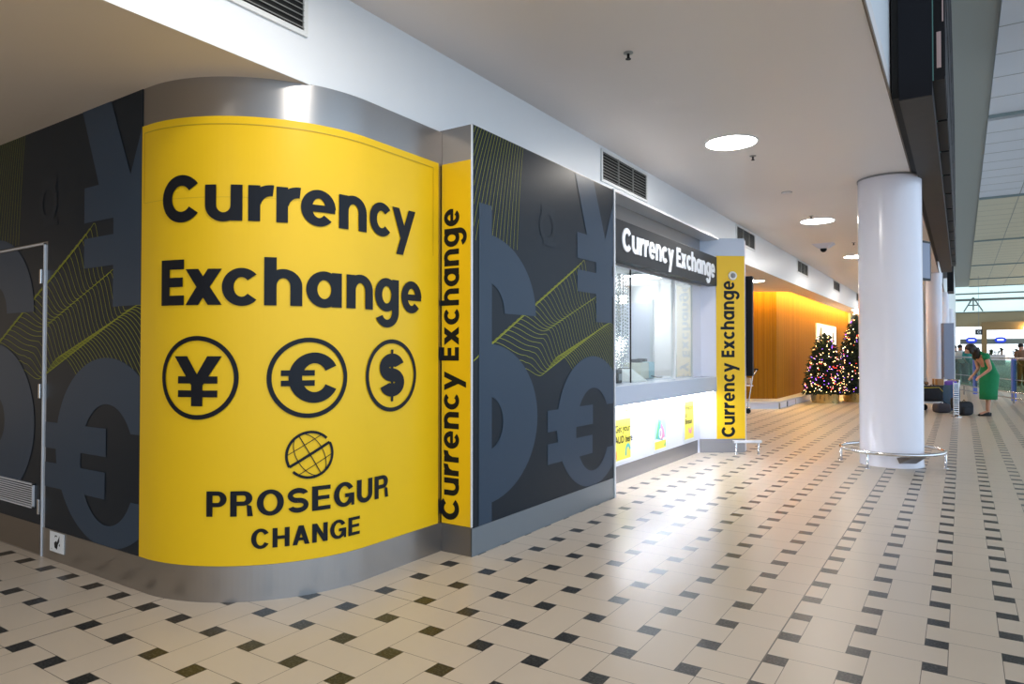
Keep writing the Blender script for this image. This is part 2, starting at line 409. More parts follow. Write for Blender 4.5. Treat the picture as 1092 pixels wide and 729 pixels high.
# upright grotesque capitals, cap height 1
v = 0.25
def S_shape(wd, H_, t):
    r = H_ / 4 + t / 4; cx = wd / 2
    return arc(cx, H_ - r, wd / 2, r, 20, 268, t, t) + arc(cx, r, wd / 2, r, -160, 92, t, t)
K = {
 'P': (.80, rect(0, 0, v, 1) + rect(.1, 1 - .17, .45, 1) + rect(.1, .38, .45, .55) + arc(.45, .69, .35, .31, -90, 90, v, .17)),
 'R': (.86, rect(0, 0, v, 1) + rect(.1, 1 - .17, .5, 1) + rect(.1, .42, .5, .59) + arc(.5, .71, .34, .29, -90, 90, v, .17) + [[(.62, .47), (.80, .40), (.86, 0), (.65, 0)]]),
 'O': (1.02, arc(.51, .5, .51, .52, 0, 360, v, .17, 48)),
 'S': (.82, S_shape(.82, 1.0, .205)),
 'E': (.78, rect(0, 0, v, 1) + rect(.1, .83, .78, 1) + rect(.1, .43, .73, .59) + rect(.1, 0, .78, .17)),
 'G': (.98, arc(.49, .5, .49, .52, 30, 350, v, .17, 40) + rect(.52, .37, .98, .53) + rect(.84, 0.0, .98, .45)),
 'U': (.88, rect(0, .36, v, 1) + rect(.63, .36, .88, 1) + arc(.44, .36, .44, .38, 180, 360, v, .2)),
 'C': (.92, arc(.47, .5, .47, .52, 32, 328, v, .17, 40)),
 'H': (.86, rect(0, 0, v, 1) + rect(.61, 0, .86, 1) + rect(.1, .42, .76, .59)),
 'A': (.90, [[(0, 0), (.25, 0), (.59, 1), (.32, 1)], [(.65, 0), (.90, 0), (.58, 1), (.31, 1)]] + rect(.2, .22, .7, .38)),
 'N': (.86, rect(0, 0, v, 1) + rect(.61, 0, .86, 1) + [[(0, 1), (.26, 1), (.86, 0), (.60, 0)]]),
}
def caps(txt, x0, x1, base, H_, gap=0.14):
    x = 0; out = []
    for ch in txt:
        wd, ps = K[ch]; out += tf(ps, ox=x); x += wd + gap
    x -= gap
    return tf(out, (x1 - x0) / x, H_, x0, base)

# ================================================================== LARGE STRUCTURE
RAD = 0.875; CXc, CYc = -3.92, 3.015
def S_cyl(s, z, h):
    if s < 0: return (CXc + s, 2.14 - h, z)
    if s <= RAD * PI / 2:
        a = -PI / 2 + s / RAD; return (CXc + (RAD + h) * math.cos(a), CYc + (RAD + h) * math.sin(a), z)
    return (-3.045 + h, CYc + s - RAD * PI / 2, z)
S_panel = lambda a, z, h: (-2.78 + h, a, z)
S_left = lambda a, z, h: (a - 9.92, 2.14 - h, z)
S_narrow = lambda u, z, h: (u, 3.73 - h, z)
pdx, pdy = 0.8054, 0.5927
S_pil = lambda d, z, h: (-3.06 + pdx * d + pdy * h, 9.32 + pdy * d - pdx * h, z)

struct(MB().box(-16, 14, -8, 130, -0.2, 0).build('floor', M['floor']))
# upper corridor ceiling, hall edge at x=-0.49
struct(MB().box(-3.13, -0.49, -4, 62, 3.55, 3.75).build('ceiling', M['ceiling_paint']))
# bulkhead between the two ceiling heights
struct(MB().box(-3.33, -3.13, -4, 62, 2.927, 3.75).build('wall_bulkhead', M['bulkhead_paint']))
# low soffit left of the bulkhead, with a light cove along the timber wall
struct(MB().prism([(-3.133, -4), (-3.133, 62), (-3.62, 62), (-3.62, 18.30), (-9.9, 14.26), (-16, 14.26), (-16, -4)], 2.926, 3.05).build('ceiling', M['soffit_paint']))
struct(MB().box(-16, -3.33, 13.8, 62, 3.25, 3.35).build('ceiling', M['soffit_paint']))
# thin cap above the booth front
struct(MB().box(-3.13, -2.775, 6.0, 9.40, 2.935, 2.96).build('trim_1', M['alu']))
# ceiling edge bead and tall white fascia above it
struct(MB().box(-0.492, -0.480, -4, 62, 3.542, 3.585).build('trim_2', mat('bronze_bead', (.16, .11, .07), .5)))
struct(MB().box(-0.66, -0.49, -4, 95, 3.75, 9.0).box(-0.60, -0.495, -4, 62, 3.60, 3.76).build('wall_upper_hall', M['bulkhead_paint']))

# booth shell: flat left wall, rounded corner, front wall
shell = MB()
N = 64
outline = [S_cyl(-12 + 12 * (i / 12), 0, 0)[:2] for i in range(12)] + [S_cyl(RAD * PI / 2 * i / 40, 0, 0)[:2] for i in range(41)] + [(-3.045, 3.73)]
inner = [(-3.16, 3.73), (-3.16, 3.05)] + [(CXc + (RAD - .12) * math.cos(-PI / 2 * i / 20), CYc + (RAD - .12) * math.sin(-PI / 2 * i / 20)) for i in range(21)] + [(-15.92, 2.26)]
vs = [(x, y, 0.0) for x, y in outline] + [(x, y, 2.932) for x, y in outline]; n_ = len(outline)
shell.add(vs, [(i, i + 1, n_ + i + 1, n_ + i) for i in range(n_ - 1)], True)
vs = [(x, y, 0.0) for x, y in inner] + [(x, y, 2.932) for x, y in inner]; m_ = len(inner)
shell.add(vs, [(i, i + 1, m_ + i + 1, m_ + i) for i in range(m_ - 1)], True)
struct(shell.build('wall_left', M['steel']))
struct(MB().prism([(-3.16, 3.732), (-2.78, 3.732), (-2.78, 6.0), (-2.90, 6.0), (-2.90, 3.85), (-3.16, 3.85)], 0, 2.945).build('wall_front', M['steel_warm']))
# booth interior
struct(MB().box(-5.30, -5.18, 5.9, 12.0, 0, 2.6).build('wall_booth_rear', M['white_paint']))
struct(MB().box(-5.18, -2.90, 5.90, 5.998, 0, 2.93).build('wall_booth_side', M['white_paint']))
struct(MB().box(-5.18, -3.125, 11.9, 12.0, 0, 2.93).build('wall_booth_end', M['white_paint']))
struct(MB().box(-5.18, -3.06, 6.0, 11.9, 2.62, 2.68).build('ceiling', M['white_paint']))
struct(MB().box(-3.125, -3.00, 6.0, 9.27, 2.335, 2.935).build('wall_header', M['steel']))
# pillar at the right end, its front turned towards the entrance
def prism_pil(d0, d1, z0, z1, h, depth=0.06):
    return MB().prism([S_pil(d0, 0, h)[:2], S_pil(d1, 0, h)[:2], S_pil(d1, 0, -depth)[:2], S_pil(d0, 0, -depth)[:2]], z0, z1)
struct(MB().prism([S_pil(-.085, 0, 0)[:2], S_pil(.665, 0, 0)[:2], (-2.56, 9.95), (-3.125, 9.95)], 0, 2.97).build('wall_pillar', M['lavender']))
struct(prism_pil(.035, .672, 0, .188, .008, 0).build('baseboard_pillar', M['grey_kick']))
struct(prism_pil(.035, .672, 2.728, 2.972, .008, 0).build('trim_3', M['counter']))
struct(MB().box(-3.24, -3.125, 9.94, 12, 0, 2.93).build('wall_beyond', M['white_paint']))

# skirtings
base = MB()
pts = [-2.0 + i * .1 for i in range(41)]
sk = []
ss = [-8, -1.29] + [RAD * PI / 2 * i / 40 for i in range(41)] + [2.085]
for a, b in zip(ss[:-1], ss[1:]): sk.append([(a, 0), (b, 0), (b, .198), (a, .198)])
struct(sheet(sk, S_cyl, .004, 'baseboard_left', M['steel'], thick=True))
struct(MB().box(-3.042, -2.778, 3.722, 3.732, 0, .195).build('baseboard_corner', M['steel_warm']))
struct(MB().box(-2.782, -2.772, 3.722, 6.0, 0, .19).build('baseboard_front', M['steel_skirt']))
struct(MB().box(-2.905, -2.765, 5.985, 6.012, 0, 2.945).build('trim_4', M['alu']))

# ================================================================== WALL GRAPHICS
def euro_art():
    cx, cz = 5.54, 0.77; out = []
    n = 80
    for i in range(n):
        t0 = 2 * PI * i / n; t1 = 2 * PI * (i + 1) / n
        o = lambda t: (cx + .655 * math.cos(t), cz + .58 * math.sin(t))
        q = lambda t: (cx + .01 + .33 * math.cos(t), .695 + .37 * math.sin(t))
        p = [o(t0), o(t1), q(t1), q(t0)]
        if math.cos((t0 + t1) / 2) > .2:
            out += clip_all([p], z0=.90) + clip_all([p], z1=.50)
        else: out.append(p)
    return out + rect(4.735, .742, 5.54, .915) + rect(4.735, .482, 5.53, .646)
def dollar_art():
    out = arc(3.90, 1.665, .655, .55, 0, 90, .44, .34, 20) + arc(3.90, .885, .677, .56, -90, 90, .48, .37, 30)
    return out + rect(3.80, .0, 3.955, 2.42)
def yen_art():
    return [[(5.20, 2.95), (5.555, 2.95), (5.83, 2.38), (5.43, 2.42)], [(6.045, 2.95), (6.40, 2.95), (6.17, 2.42), (5.77, 2.38)]] + \
        rect(5.245, 2.205, 6.35, 2.43) + rect(5.245, 1.915, 6.35, 2.105) + rect(5.607, 1.66, 5.945, 2.40)
def faint_art():
    return rect(4.64, 2.50, 4.86, 2.56) + arc(4.74, 2.40, .13, .14, 0, 360, .05, .05) + rect(4.67, 2.24, 4.88, 2.28) + rect(5.1, .7, 5.13, .72)
def waves():
    out = []
    for k in range(28):
        u = k / 27.0
        p1 = (3.85 + 1.52 * u, 1.40 + .80 * u); p2 = (4.40 + 1.22 * u, 1.43 + .46 * u); T = (4.62 + 1.13 * u, 1.20 + .43 * u); p3 = (4.95 + .95 * u, 1.36 + .30 * u)
        q_ = min(1, u / .3); lp = lambda a_, b_, t_: (a_[0] + (b_[0] - a_[0]) * t_, a_[1] + (b_[1] - a_[1]) * t_)
        K_ = [p1, lp(lp(p1, T, .58), (p2[0] - .07 - .05 * u, p2[1] - .04 * u), q_), lp(lp(p1, T, .68), p2, q_), T, p3]
        K_ += [(p3[0] + .62, p3[1] - .46), (p3[0] + 1.1, p3[1] - .46)]
        pts = []; a = p1[0] - .42
        while a < min(6.40, K_[-1][0]):
            if a <= p1[0]:
                d = p1[0] - a; z = p1[1] - .52 * d + .045 * (math.exp(-d * 12) - 1) * .5
            else:
                for (a0, z0), (a1, z1) in zip(K_[:-1], K_[1:]):
                    if a0 <= a <= a1:
                        t = (a - a0) / (a1 - a0); c_ = (1 - math.cos(PI * t)) / 2; z = z0 + (z1 - z0) * (.86 * c_ + .14 * t); break
            pts.append((a, z)); a += .0165
        out += stroke(pts, .0042)
    for k in range(36):          # curtain of lines at the top left
        a0 = 3.20 + k * .0335; pts = []
        for i in range(21):
            t = i / 20; z = 2.95 - .80 * t
            pts.append((a0 + .02 * math.sin(2.5 * t) - (.20 + .014 * (35 - k)) * t + .10 * t * t, z))
        out += stroke(pts, .0040)
    return out
ART = [('currency_symbol', dollar_art(), 'slate', .0032), ('currency_symbol', euro_art(), 'slate', .0032), ('currency_symbol', yen_art(), 'slate', .0032), ('faint_emblem', faint_art(), 'faint', .0028)]
WAVES = clip_all(waves(), z0=1.13)
def graphic(root, surf, a0, a1, z0, z1, h0=.002):
    for nm, ps, mm, h in ART:
        q = clip_all(ps, a0, a1, z0, z1)
        if q: sheet(q, surf, h0 + h, nm, M[mm], root)
    # wave lines run over the dark ground and stop at the symbols, as printed
    q = clip_all(WAVES, a0, a1, z0, z1)
    if q: sheet(q, surf, h0 + .0018, 'wave_lines', M['lime'], root)
fp = empty('graphic_panel', (-2.78, 4.9, 0.19))
tag(fp, 'dark navy panel of currency symbols between narrow yellow sign and exchange window', 'wall panel')
MB().box(-2.781, -2.776, 3.735, 5.985, .19, 2.94).build('backing', M['navy'], fp)
graphic(fp, S_panel, 3.74, 5.98, .192, 2.938, h0=.004)
recentre(fp)
lp = empty('graphic_panel', (-4.6, 2.14, 0.2))
tag(lp, 'dark navy panel of currency symbols left of the curved yellow sign', 'wall panel')
b_ = MB(); b_.box(-5.185, -3.995, 2.136, 2.141, .2, 2.93); b_.box(-9, -5.185, 2.136, 2.141, 2.14, 2.93); b_.build('backing', M['navy'], lp)
graphic(lp, S_left, 4.735, 5.925, .202, 2.928, h0=.004)
for nm, ps, mm, h in ART:
    q = clip_all(ps, 2.5, 4.735, 2.14, 2.93)
    if q: sheet(q, S_left, .004 + h, nm, M[mm], lp)
sheet(clip_all(WAVES, 3.5, 4.735, 2.14, 2.93), S_left, .0058, 'wave_lines', M['lime'], lp)
recentre(lp)

# service door in the left wall
dr = struct(empty('door_1', (-5.7, 2.14, 0)))
dr['label'] = 'service door printed with the same currency graphic'
dl_ = MB().box(-6.25, -5.245, 2.132, 2.141, .21, 2.115).build('door_leaf', M['navy'], dr)
MB().box(-6.25, -5.245, 2.130, 2.141, .012, .21).build('kick_plate', M['steel_warm'], dr)
graphic(dr, S_left, 3.67, 4.675, .212, 2.113, h0=.008)
MB().box(-5.236, -5.225, 2.130, 2.141, 0, 2.13).box(-6.27, -5.225, 2.130, 2.141, 2.120, 2.131).box(-6.285, -6.269, 2.124, 2.141, 0, 2.135).build('door_frame', M['alu'], dr)
for hz in (1.90, 1.12, .335):
    MB().box(-5.252, -5.228, 2.112, 2.126, hz - .05, hz + .05).build('hinge', M['chrome'], dr, bevel=.003)
gr_ = MB().box(-6.05, -5.335, 2.118, 2.133, .312, .322).box(-6.05, -5.335, 2.118, 2.133, .470, .480).box(-6.05, -6.04, 2.118, 2.133, .312, .48).box(-5.345, -5.335, 2.118, 2.133, .312, .48)
for i in range(9):
    z = .332 + i * .0155; gr_.add([(-6.04, 2.133, z), (-5.345, 2.133, z), (-5.345, 2.122, z - .004), (-6.04, 2.122, z - .004), (-6.04, 2.122, z + .004), (-5.345, 2.122, z + .004)], [(0, 1, 2, 3), (3, 2, 5, 4), (0, 4, 5, 1)])
gr_.build('door_grille', M['alu'], dl_)
recentre(dr)
# small white notice at the foot of the wall
nb = empty('notice_label', (-5.0, 2.134, .125)); tag(nb, 'small white label stuck on metal skirting beside service door', 'label')
MB().box(-5.10, -4.905, 2.131, 2.1345, .062, .192).build('card', M['paper'], nb)
sy = [[(.10, .070), (.135, .115), (.13, .075), (.115, .055)], [(.065, .03), (.10, .02), (.115, .06), (.085, .075), (.06, .06)], [(.125, .05), (.14, .045), (.14, .065)]] + arc(.085, .10, .018, .012, 20, 200, .008, .008) + rect(.02, .012, .026, .02)
sheet(tf(sy, 1, 1, -5.10 + .005, .062), lambda u, z, h: (u, 2.131 - h, z), .001, 'symbol', M['ink'], nb)
recentre(nb)

# ================================================================== CURVED YELLOW SIGN
ys = empty('sign_panel', (-3.4, 2.4, .2)); tag(ys, 'large curved yellow currency exchange sign wrapping the rounded corner', 'sign')
us = [-.075, 0] + [RAD * PI / 2 * i / 48 for i in range(1, 49)] + [1.7, 2.045]
pan = MB(); rows = [.20, 2.70]
sheet([[(a, .2), (b, .2), (b, 2.703), (a, 2.703)] for a, b in zip(us[:-1], us[1:])], S_cyl, .006, mb=pan, thick=True)
for p in pan.sm: pass
pan.build('panel', M['yellow'], ys, merge=True)
seam = []
for a, b in zip(us[:-1], us[1:]):
    a_, b_2 = max(a, -.045), min(b, 1.985)
    if b_2 > a_: seam.append([(a_, 2.655), (b_2, 2.655), (b_2, 2.661), (a_, 2.661)]); seam.append([(a_, 2.247), (b_2, 2.247), (b_2, 2.249), (a_, 2.249)]) if b_2 < 1.0 else None
seam += rect(-.048, 2.25, -.043, 2.66) + rect(1.983, 2.05, 1.988, 2.66)
M['yellow_seam'] = mat('yellow_seam', (0.55, 0.36, 0.01), 0.4)
sheet(seam, S_cyl, .0075, 'seam', M['yellow_seam'], ys, step=.03)
place = lambda lst, base, em: sum([tf(G[c][1], (b - a) / G[c][0], em, a, base) for c, a, b in lst], [])
cur = place([('C', .137, .392), ('u', .417, .623), ('r', .653, .783), ('r', .801, .927), ('e', .932, 1.135), ('n', 1.155, 1.353), ('c', 1.377, 1.574), ('y', 1.577, 1.798)], 2.116, .366)
exc = place([('E', .132, .292), ('x', .302, .515), ('c', .515, .715), ('h', .739, .942), ('a', .963, 1.176), ('n', 1.207, 1.407), ('g', 1.425, 1.64), ('e', 1.663, 1.861)], 1.646, .366)
sheet(cur, S_cyl, .0115, 'lettering', M['ink'], ys, step=.03)
sheet(exc, S_cyl, .0115, 'lettering', M['ink'], ys, step=.03)
sheet(caps('PROSEGUR', .437, 1.547, .474, .140), S_cyl, .0115, 'lettering', M['ink'], ys, step=.03)
sheet(caps('CHANGE', .679, 1.307, .292, .108), S_cyl, .0115, 'lettering', M['ink'], ys, step=.03)
def ring(c, r, t): return arc(c[0], c[1], r, r, 0, 360, t, t, 60)
yen = ring((.376, 1.241), .233, .026) + tf([[(-.142, .12), (-.060, .12), (.036, -.04), (-.036, -.04)], [(.060, .12), (.142, .12), (.036, -.04), (-.036, -.04)]] + rect(-.118, -.032, .118, .008) + rect(-.118, -.108, .118, -.070) + rect(-.034, -.158, .034, 0), ox=.376, oy=1.241)
eur = ring((.984, 1.237), .230, .026) + tf(arc(.03, 0, .145, .145, 28, 332, .074, .062, 40) + rect(-.155, .012, .03, .044) + rect(-.155, -.046, .03, -.014), ox=.984, oy=1.237)
dol = ring((1.58, 1.236), .230, .026) + tf(tf(S_shape(.225, .275, .084), 1, 1, -.112, -.135) + rect(-.011, -.165, .011, .165), ox=1.58, oy=1.236)
for nm, ps in (('yen_badge', yen), ('euro_badge', eur), ('dollar_badge', dol)): sheet(ps, S_cyl, .0115, nm, M['ink'], ys, step=.03)
def globe():
    R_ = .137; o = arc(0, 0, R_, R_, 43, 209, .015, .015, 30) + arc(0, 0, R_, R_, 224, 389, .015, .015, 30)
    P_ = lambda a, r=R_ - .007: (r * math.cos(math.radians(a)), r * math.sin(math.radians(a)))
    o += stroke([P_(209), P_(30)], .016)
    t = math.radians(29.5); ux, uy = math.cos(t), math.sin(t)
    rot = lambda p: (p[0] * ux - p[1] * uy, p[0] * uy + p[1] * ux)
    for off in (.065, -.065):
        hw = math.sqrt(R_ ** 2 - off ** 2) * .93; o += stroke([rot((-hw, off)), rot((hw, off))], .0042)
    o += stroke([rot((0, -R_ * .97)), rot((0, R_ * .97))], .0055)
    for sgn in (-1, 1):
        o += stroke([rot((sgn * .075 * math.cos(math.radians(a)), R_ * .97 * math.sin(math.radians(a)))) for a in range(-90, 91, 10)], .0045)
    return o
sheet(tf(globe(), ox=.99, oy=.797), S_cyl, .0115, 'globe_logo', M['ink'], ys, step=.03)
recentre(ys)

# narrow vertical sign
def vertical(x_base, cap_h, zlo, zhi):
    ps, wd = word('Currency Exchange'); k = (zhi - zlo) / wd; e = cap_h / .70
    return [[(x_base - y * e, zlo + x * k) for x, y in p][::1] for p in ps]
ns = empty('sign_panel', (-2.91, 3.73, .2)); tag(ns, 'narrow yellow vertical currency exchange sign beside the large curved one', 'sign')
MB().box(-3.037, -2.782, 3.722, 3.733, .198, 2.70).build('panel', M['yellow'], ns)
sheet(vertical(-2.885, .163, .227, 2.38), S_narrow, .0095, 'lettering', M['ink'], ns)
MB().box(-2.783, -2.776, 3.719, 3.734, .198, 2.94).build('edge_strip', M['alu'], ns)
recentre(ns)
# pillar sign
ps_ = empty('sign_panel', S_pil(.47, .19, 0)); tag(ps_, 'yellow vertical currency exchange sign on pillar at window end', 'sign')
prism_pil(.272, .672, .19, 2.727, .012, 0).build('panel', M['yellow'], ps_)
sheet(vertical(.524, .185, .213, 2.379), S_pil, .0135, 'lettering', M['ink'], ps_)
recentre(ps_)
# white dome camera on pillar sign
dc = empty('dome_camera', S_pil(.5, 2.45, .014)); tag(dc, 'round white dome camera fixed on the yellow pillar sign', 'camera')
def disc_pil(mb, d, z, r, h0, h1, n=24, r2=None):
    r2 = r2 or r
    vs = [S_pil(d + r * math.cos(2 * PI * i / n), z + r * math.sin(2 * PI * i / n), h0) for i in range(n)] + [S_pil(d + r2 * math.cos(2 * PI * i / n), z + r2 * math.sin(2 * PI * i / n), h1) for i in range(n)]
    return mb.add(vs, [(i, (i + 1) % n, n + (i + 1) % n, n + i) for i in range(n)] + [tuple(range(n, 2 * n))], False)
hs_ = disc_pil(MB(), .50, 2.45, .062, .0145, .04, r2=.055).build('housing', M['white_paint'], dc)
disc_pil(disc_pil(MB(), .50, 2.45, .036, .04, .06, r2=.028), .50, 2.45, .028, .06, .07, r2=.012).build('lens', M['grey'], hs_)
recentre(dc)

# ================================================================== EXCHANGE WINDOW
fs_ = empty('fascia_sign', (-2.80, 7.6, 2.29)); tag(fs_, 'charcoal fascia sign with white currency exchange letters over the window', 'sign')
MB().box(-2.90, -2.784, 6.015, 9.33, 2.29, 2.685).build('sign_box', M['charcoal'], fs_)
ftx = place([('C', 0, .69)], 0, 1)
ps1, w1 = word('Currency Exchange', .06)
fx0, fx1 = 6.20, 9.215
sheet(tf(ps1, (fx1 - fx0) / w1, .325, fx0, 2.392), lambda u, z, h: (-2.784 + h, u, z), .010, 'lettering', M['acrylic'], fs_, thick=True)
recentre(fs_)
ct = empty('service_counter', (-3.0, 7.6, 0)); tag(ct, 'pale blue service counter ledge running under the exchange window', 'counter')
MB().prism([(-3.60, 6.014), (-2.78, 6.014), (-2.78, 9.30), (-2.97, 9.30), (-3.13, 9.255), (-3.60, 9.255)], .858, 1.055).build('worktop', M['counter'], ct, bevel=.006)
MB().box(-3.08, -3.02, 6.014, 9.28, .19, .858).build('front_panel', M['lavender'], ct)
MB().box(-3.10, -3.05, 6.014, 9.30, 0, .19).build('kickboard', M['grey_kick'], ct)
MB().box(-2.86, -2.82, 6.03, 9.28, .846, .857).build('light_strip', M['led'], ct)
recentre(ct)
# glazing
win = struct(empty('window_1', (-3.0, 7.6, 1.055)))
for a, b in ((6.02, 6.895), (6.915, 8.265), (8.285, 8.925)):
    MB().box(-3.006, -2.998, a, b, 1.058, 2.325).build('pane', M['glass'], win)
for y in (6.905, 8.275): MB().box(-3.008, -2.994, y - .006, y + .006, 1.056, 2.33).build('joint', M['dark'], win)
MB().box(-3.02, -2.985, 8.21, 8.262, 1.056, 2.33).build('mullion', M['white_paint'], win)
MB().box(-3.015, -2.99, 8.925, 8.945, 1.056, 2.33).build('mullion', M['alu'], win)
MB().box(-3.03, -2.98, 6.014, 9.27, 2.285, 2.335).build('head_rail', M['alu'], win)
MB().box(-3.02, -2.99, 8.945, 9.27, 1.056, 2.29).build('side_panel', M['lavender'], win)
recentre(win)
# booth light panels
for i, y in enumerate((6.8, 8.2, 10.2)):
    o = empty('light_panel', (-4.1, y, 2.6)); tag(o, ['nearest square ceiling light panel inside the booth', 'middle square ceiling light panel inside the booth', 'farthest square ceiling light panel inside the booth'][i], 'light')
    fr_ = MB().box(-.34, .34, -.34, .34, -.012, .02).build('frame', M['alu'], o); MB().box(-.3, .3, -.3, .3, -.02, -.011).build('diffuser', M['booth'], fr_)
# items inside the booth
def thing(name, label, cat, loc, parts, rz=0, group=None):
    r = empty(name, loc, rz); tag(r, label, cat, group)
    for pn, mb, mm, *bv in parts: mb.build(pn, M[mm], r, bevel=bv[0] if bv else 0)
    return r
thing('cash_terminal', 'white wedge-shaped terminal on the counter behind the glass', 'terminal', (-3.15, 7.22, 1.056), [
    ('casing', MB().add([(-.1, -.2, 0), (.14, -.2, 0), (.14, .2, 0), (-.1, .2, 0), (-.1, -.12, .14), (-.02, -.12, .14), (-.02, .12, .14), (-.1, .12, .14)], [(0, 3, 2, 1), (4, 5, 6, 7), (0, 1, 5, 4), (1, 2, 6, 5), (2, 3, 7, 6), (3, 0, 4, 7)]), 'white_paint', .01),
    ('screen', MB().box(-.10, -.03, -.08, .08, .1405, .150), 'black')])
thing('card_reader', 'small black card reader at near end of the counter', 'card reader', (-3.08, 6.72, 1.056), [
    ('body', MB().box(-.04, .04, -.06, .06, 0, .15), 'black', .012), ('keypad', MB().box(.04, .044, -.04, .04, .03, .10), 'grey')])
thing('banknote_counter', 'beige and teal banknote counter on the booth worktop', 'machine', (-3.42, 8.12, 1.056), [
    ('casing', MB().box(-.12, .12, -.22, .05, 0, .20), 'beige', .01), ('side_casing', MB().box(-.12, .12, .052, .24, 0, .21), 'pale_teal', .01),
    ('feed_tray', MB().box(-.06, .06, -.10, -.01, .2, .245).box(-.06, .06, .08, .15, .21, .25), 'black', .008), ('cable', MB().tube([(.13, .1, .03), (.17, .2, .012), (.14, .32, .008), (.16, .4, .006)], .006), 'black')])
thing('wall_screen', 'bright white screen on the rear wall inside the booth', 'screen', (-5.17, 11.2, 1.85), [
    ('bezel', MB().box(0, .04, -.5, .5, -.02, .62), 'grey'), ('display', MB().box(.04, .045, -.46, .46, .02, .58), 'booth')])
thing('storage_cabinet', 'pale teal tall cabinet standing inside the booth', 'cabinet', (-4.9, 9.2, 0), [
    ('body', MB().box(-.25, .25, -.4, .4, 0, 2.1), 'pale_teal', .01), ('door', MB().box(.251, .268, -.38, -.01, .08, 2.06).box(.251, .268, .01, .38, .08, 2.06), 'pale_teal'), ('handle', MB().box(.268, .285, -.05, -.03, .95, 1.15).box(.268, .285, .03, .05, .95, 1.15), 'chrome')])
thing('partition_screen', 'white partition screen dividing the booth interior', 'partition', (-4.25, 10.6, 0), [
    ('panel', MB().box(-.9, .0, -.03, .03, .1, 2.2), 'lavender'), ('post', MB().box(.0, .05, -.04, .04, 0, 2.25), 'alu')])
# made-up strung beads standing in for an unclear sparkle (nobody could count it)
bc = MB(); rr = random.Random(3)
for k in range(16):
    x, y = -3.33 - rr.random() * .10, 7.30 + .016 * k + .04 * (k % 2)
    z = 2.30
    while z > 1.10:
        r = .010 + rr.random() * .006
        bc.add([(x + r, y, z), (x, y + r, z), (x - r, y, z), (x, y - r, z), (x, y, z + r * 1.3), (x, y, z - r * 1.3)], [(0, 1, 4), (1, 2, 4), (2, 3, 4), (3, 0, 4), (1, 0, 5), (2, 1, 5), (3, 2, 5), (0, 3, 5)]); z -= .034 + rr.random() * .01
bo = bc.build('stand_in_beads', mat('crystal_beads', (.8, .8, .78), .12, .8)); tag(bo, 'made-up clear beads standing in for sparkle behind first window pane', 'bead curtain'); bo['kind'] = 'stuff'

# posters on the counter front
def bfont(txt, size, x, z):
    cu = bpy.data.curves.new('t', 'FONT'); cu.body = txt; cu.size = size; cu.offset = size * .02; cu.resolution_u = 3
    o = bpy.data.objects.new('t', cu); COL.objects.link(o); dg = bpy.context.evaluated_depsgraph_get(); me = bpy.data.meshes.new_from_object(o.evaluated_get(dg))
    out = [[(me.vertices[i].co.x + x, me.vertices[i].co.y + z) for i in p.vertices] for p in me.polygons]
    bpy.data.objects.remove(o); return out
S_front = lambda y, z, h: (-3.019 + h, y, z)
def poster(y0, y1, label, art):
    r = empty('poster', (-3.015, (y0 + y1) / 2, .22)); tag(r, label, 'poster')
    MB().box(-3.0195, -3.008, y0 - .025, y1 + .025, .205, .835).build('holder', M['alu'], r)
    sp_ = MB().box(-3.008, -3.0065, y0, y1, .23, .81).build('sheet_paper', M['paper'], r)
    for nm, ps, mm, h in art: sheet(ps, lambda y, z, hh: (-3.0065 + hh, y, z), h, nm, M[mm], sp_)
    recentre(r)
poster(6.49, 6.92, 'yellow get your currency poster nearest the dark panel', [
    ('colour_field', rect(6.50, .25, 6.91, .68), 'poster_yellow', .001), ('lettering', bfont('Get your', .105, 6.51, .545) + bfont('AUD here', .105, 6.51, .43), 'ink', .002),
    ('illustration', arc(6.84, .31, .075, .10, 20, 200, .035, .04), 'poster_teal', .002), ('illustration', arc(6.80, .775, .045, .03, 180, 360, .03, .02), 'orange', .002), ('illustration', [[(6.51, .27), (6.56, .27), (6.55, .36), (6.52, .33)]], 'orange', .002)])
poster(7.60, 7.98, 'pale blue poster with colourful cone drawing, middle of the three', [
    ('colour_field', rect(7.61, .36, 7.97, .70), 'poster_blue', .001), ('colour_field', rect(7.61, .24, 7.97, .33), 'poster_yellow', .001), ('caption', rect(7.66, .735, 7.92, .75) + rect(7.70, .765, 7.88, .78), 'poster_blue', .002),
    ('illustration', [[(7.64, .37), (7.79, .35), (7.80, .52), (7.74, .60)]], 'leafgreen', .002), ('illustration', [[(7.68, .36), (7.86, .33), (7.84, .50), (7.78, .585)]], 'poster_teal', .0025), ('illustration', [[(7.78, .34), (7.93, .37), (7.90, .46), (7.80, .56)]], 'pink', .003), ('illustration', arc(7.79, .42, .05, .06, 0, 360, .02, .02), 'paper', .0035), ('illustration', [[(7.90, .26), (7.96, .26), (7.95, .31)]], 'leafgreen', .002)])
poster(8.64, 9.01, 'yellow welcome poster nearest the yellow pillar', [
    ('colour_field', rect(8.65, .25, 9.00, .74), 'poster_yellow', .001), ('lettering', bfont('Welcom', .09, 8.66, .63) + bfont('to', .09, 8.66, .54) + bfont('Brisban', .09, 8.66, .45), 'ink', .002),
    ('illustration', [[(8.80, .33), (8.90, .31), (8.95, .41), (8.86, .36), (8.79, .40)]], 'pink', .002)])

# low stainless rail at the foot of the pillar
br = empty('bumper_rail', S_pil(.55, 0, .14)); tag(br, 'short white metal bumper rail standing at foot of yellow pillar', 'rail')
MB().prism([S_pil(.43, 0, .22)[:2], S_pil(.82, 0, .22)[:2], S_pil(.82, 0, .17)[:2], S_pil(.43, 0, .17)[:2]], .155, .19).build('top_bar', M['alu'], br, bevel=.006)
for d in (.47, .78):
    MB().lathe([(.02, 0), (.02, .012), (.013, .014), (.013, .156)], S_pil(d, 0, .195), 12).build('leg', M['chrome'], br)
recentre(br)
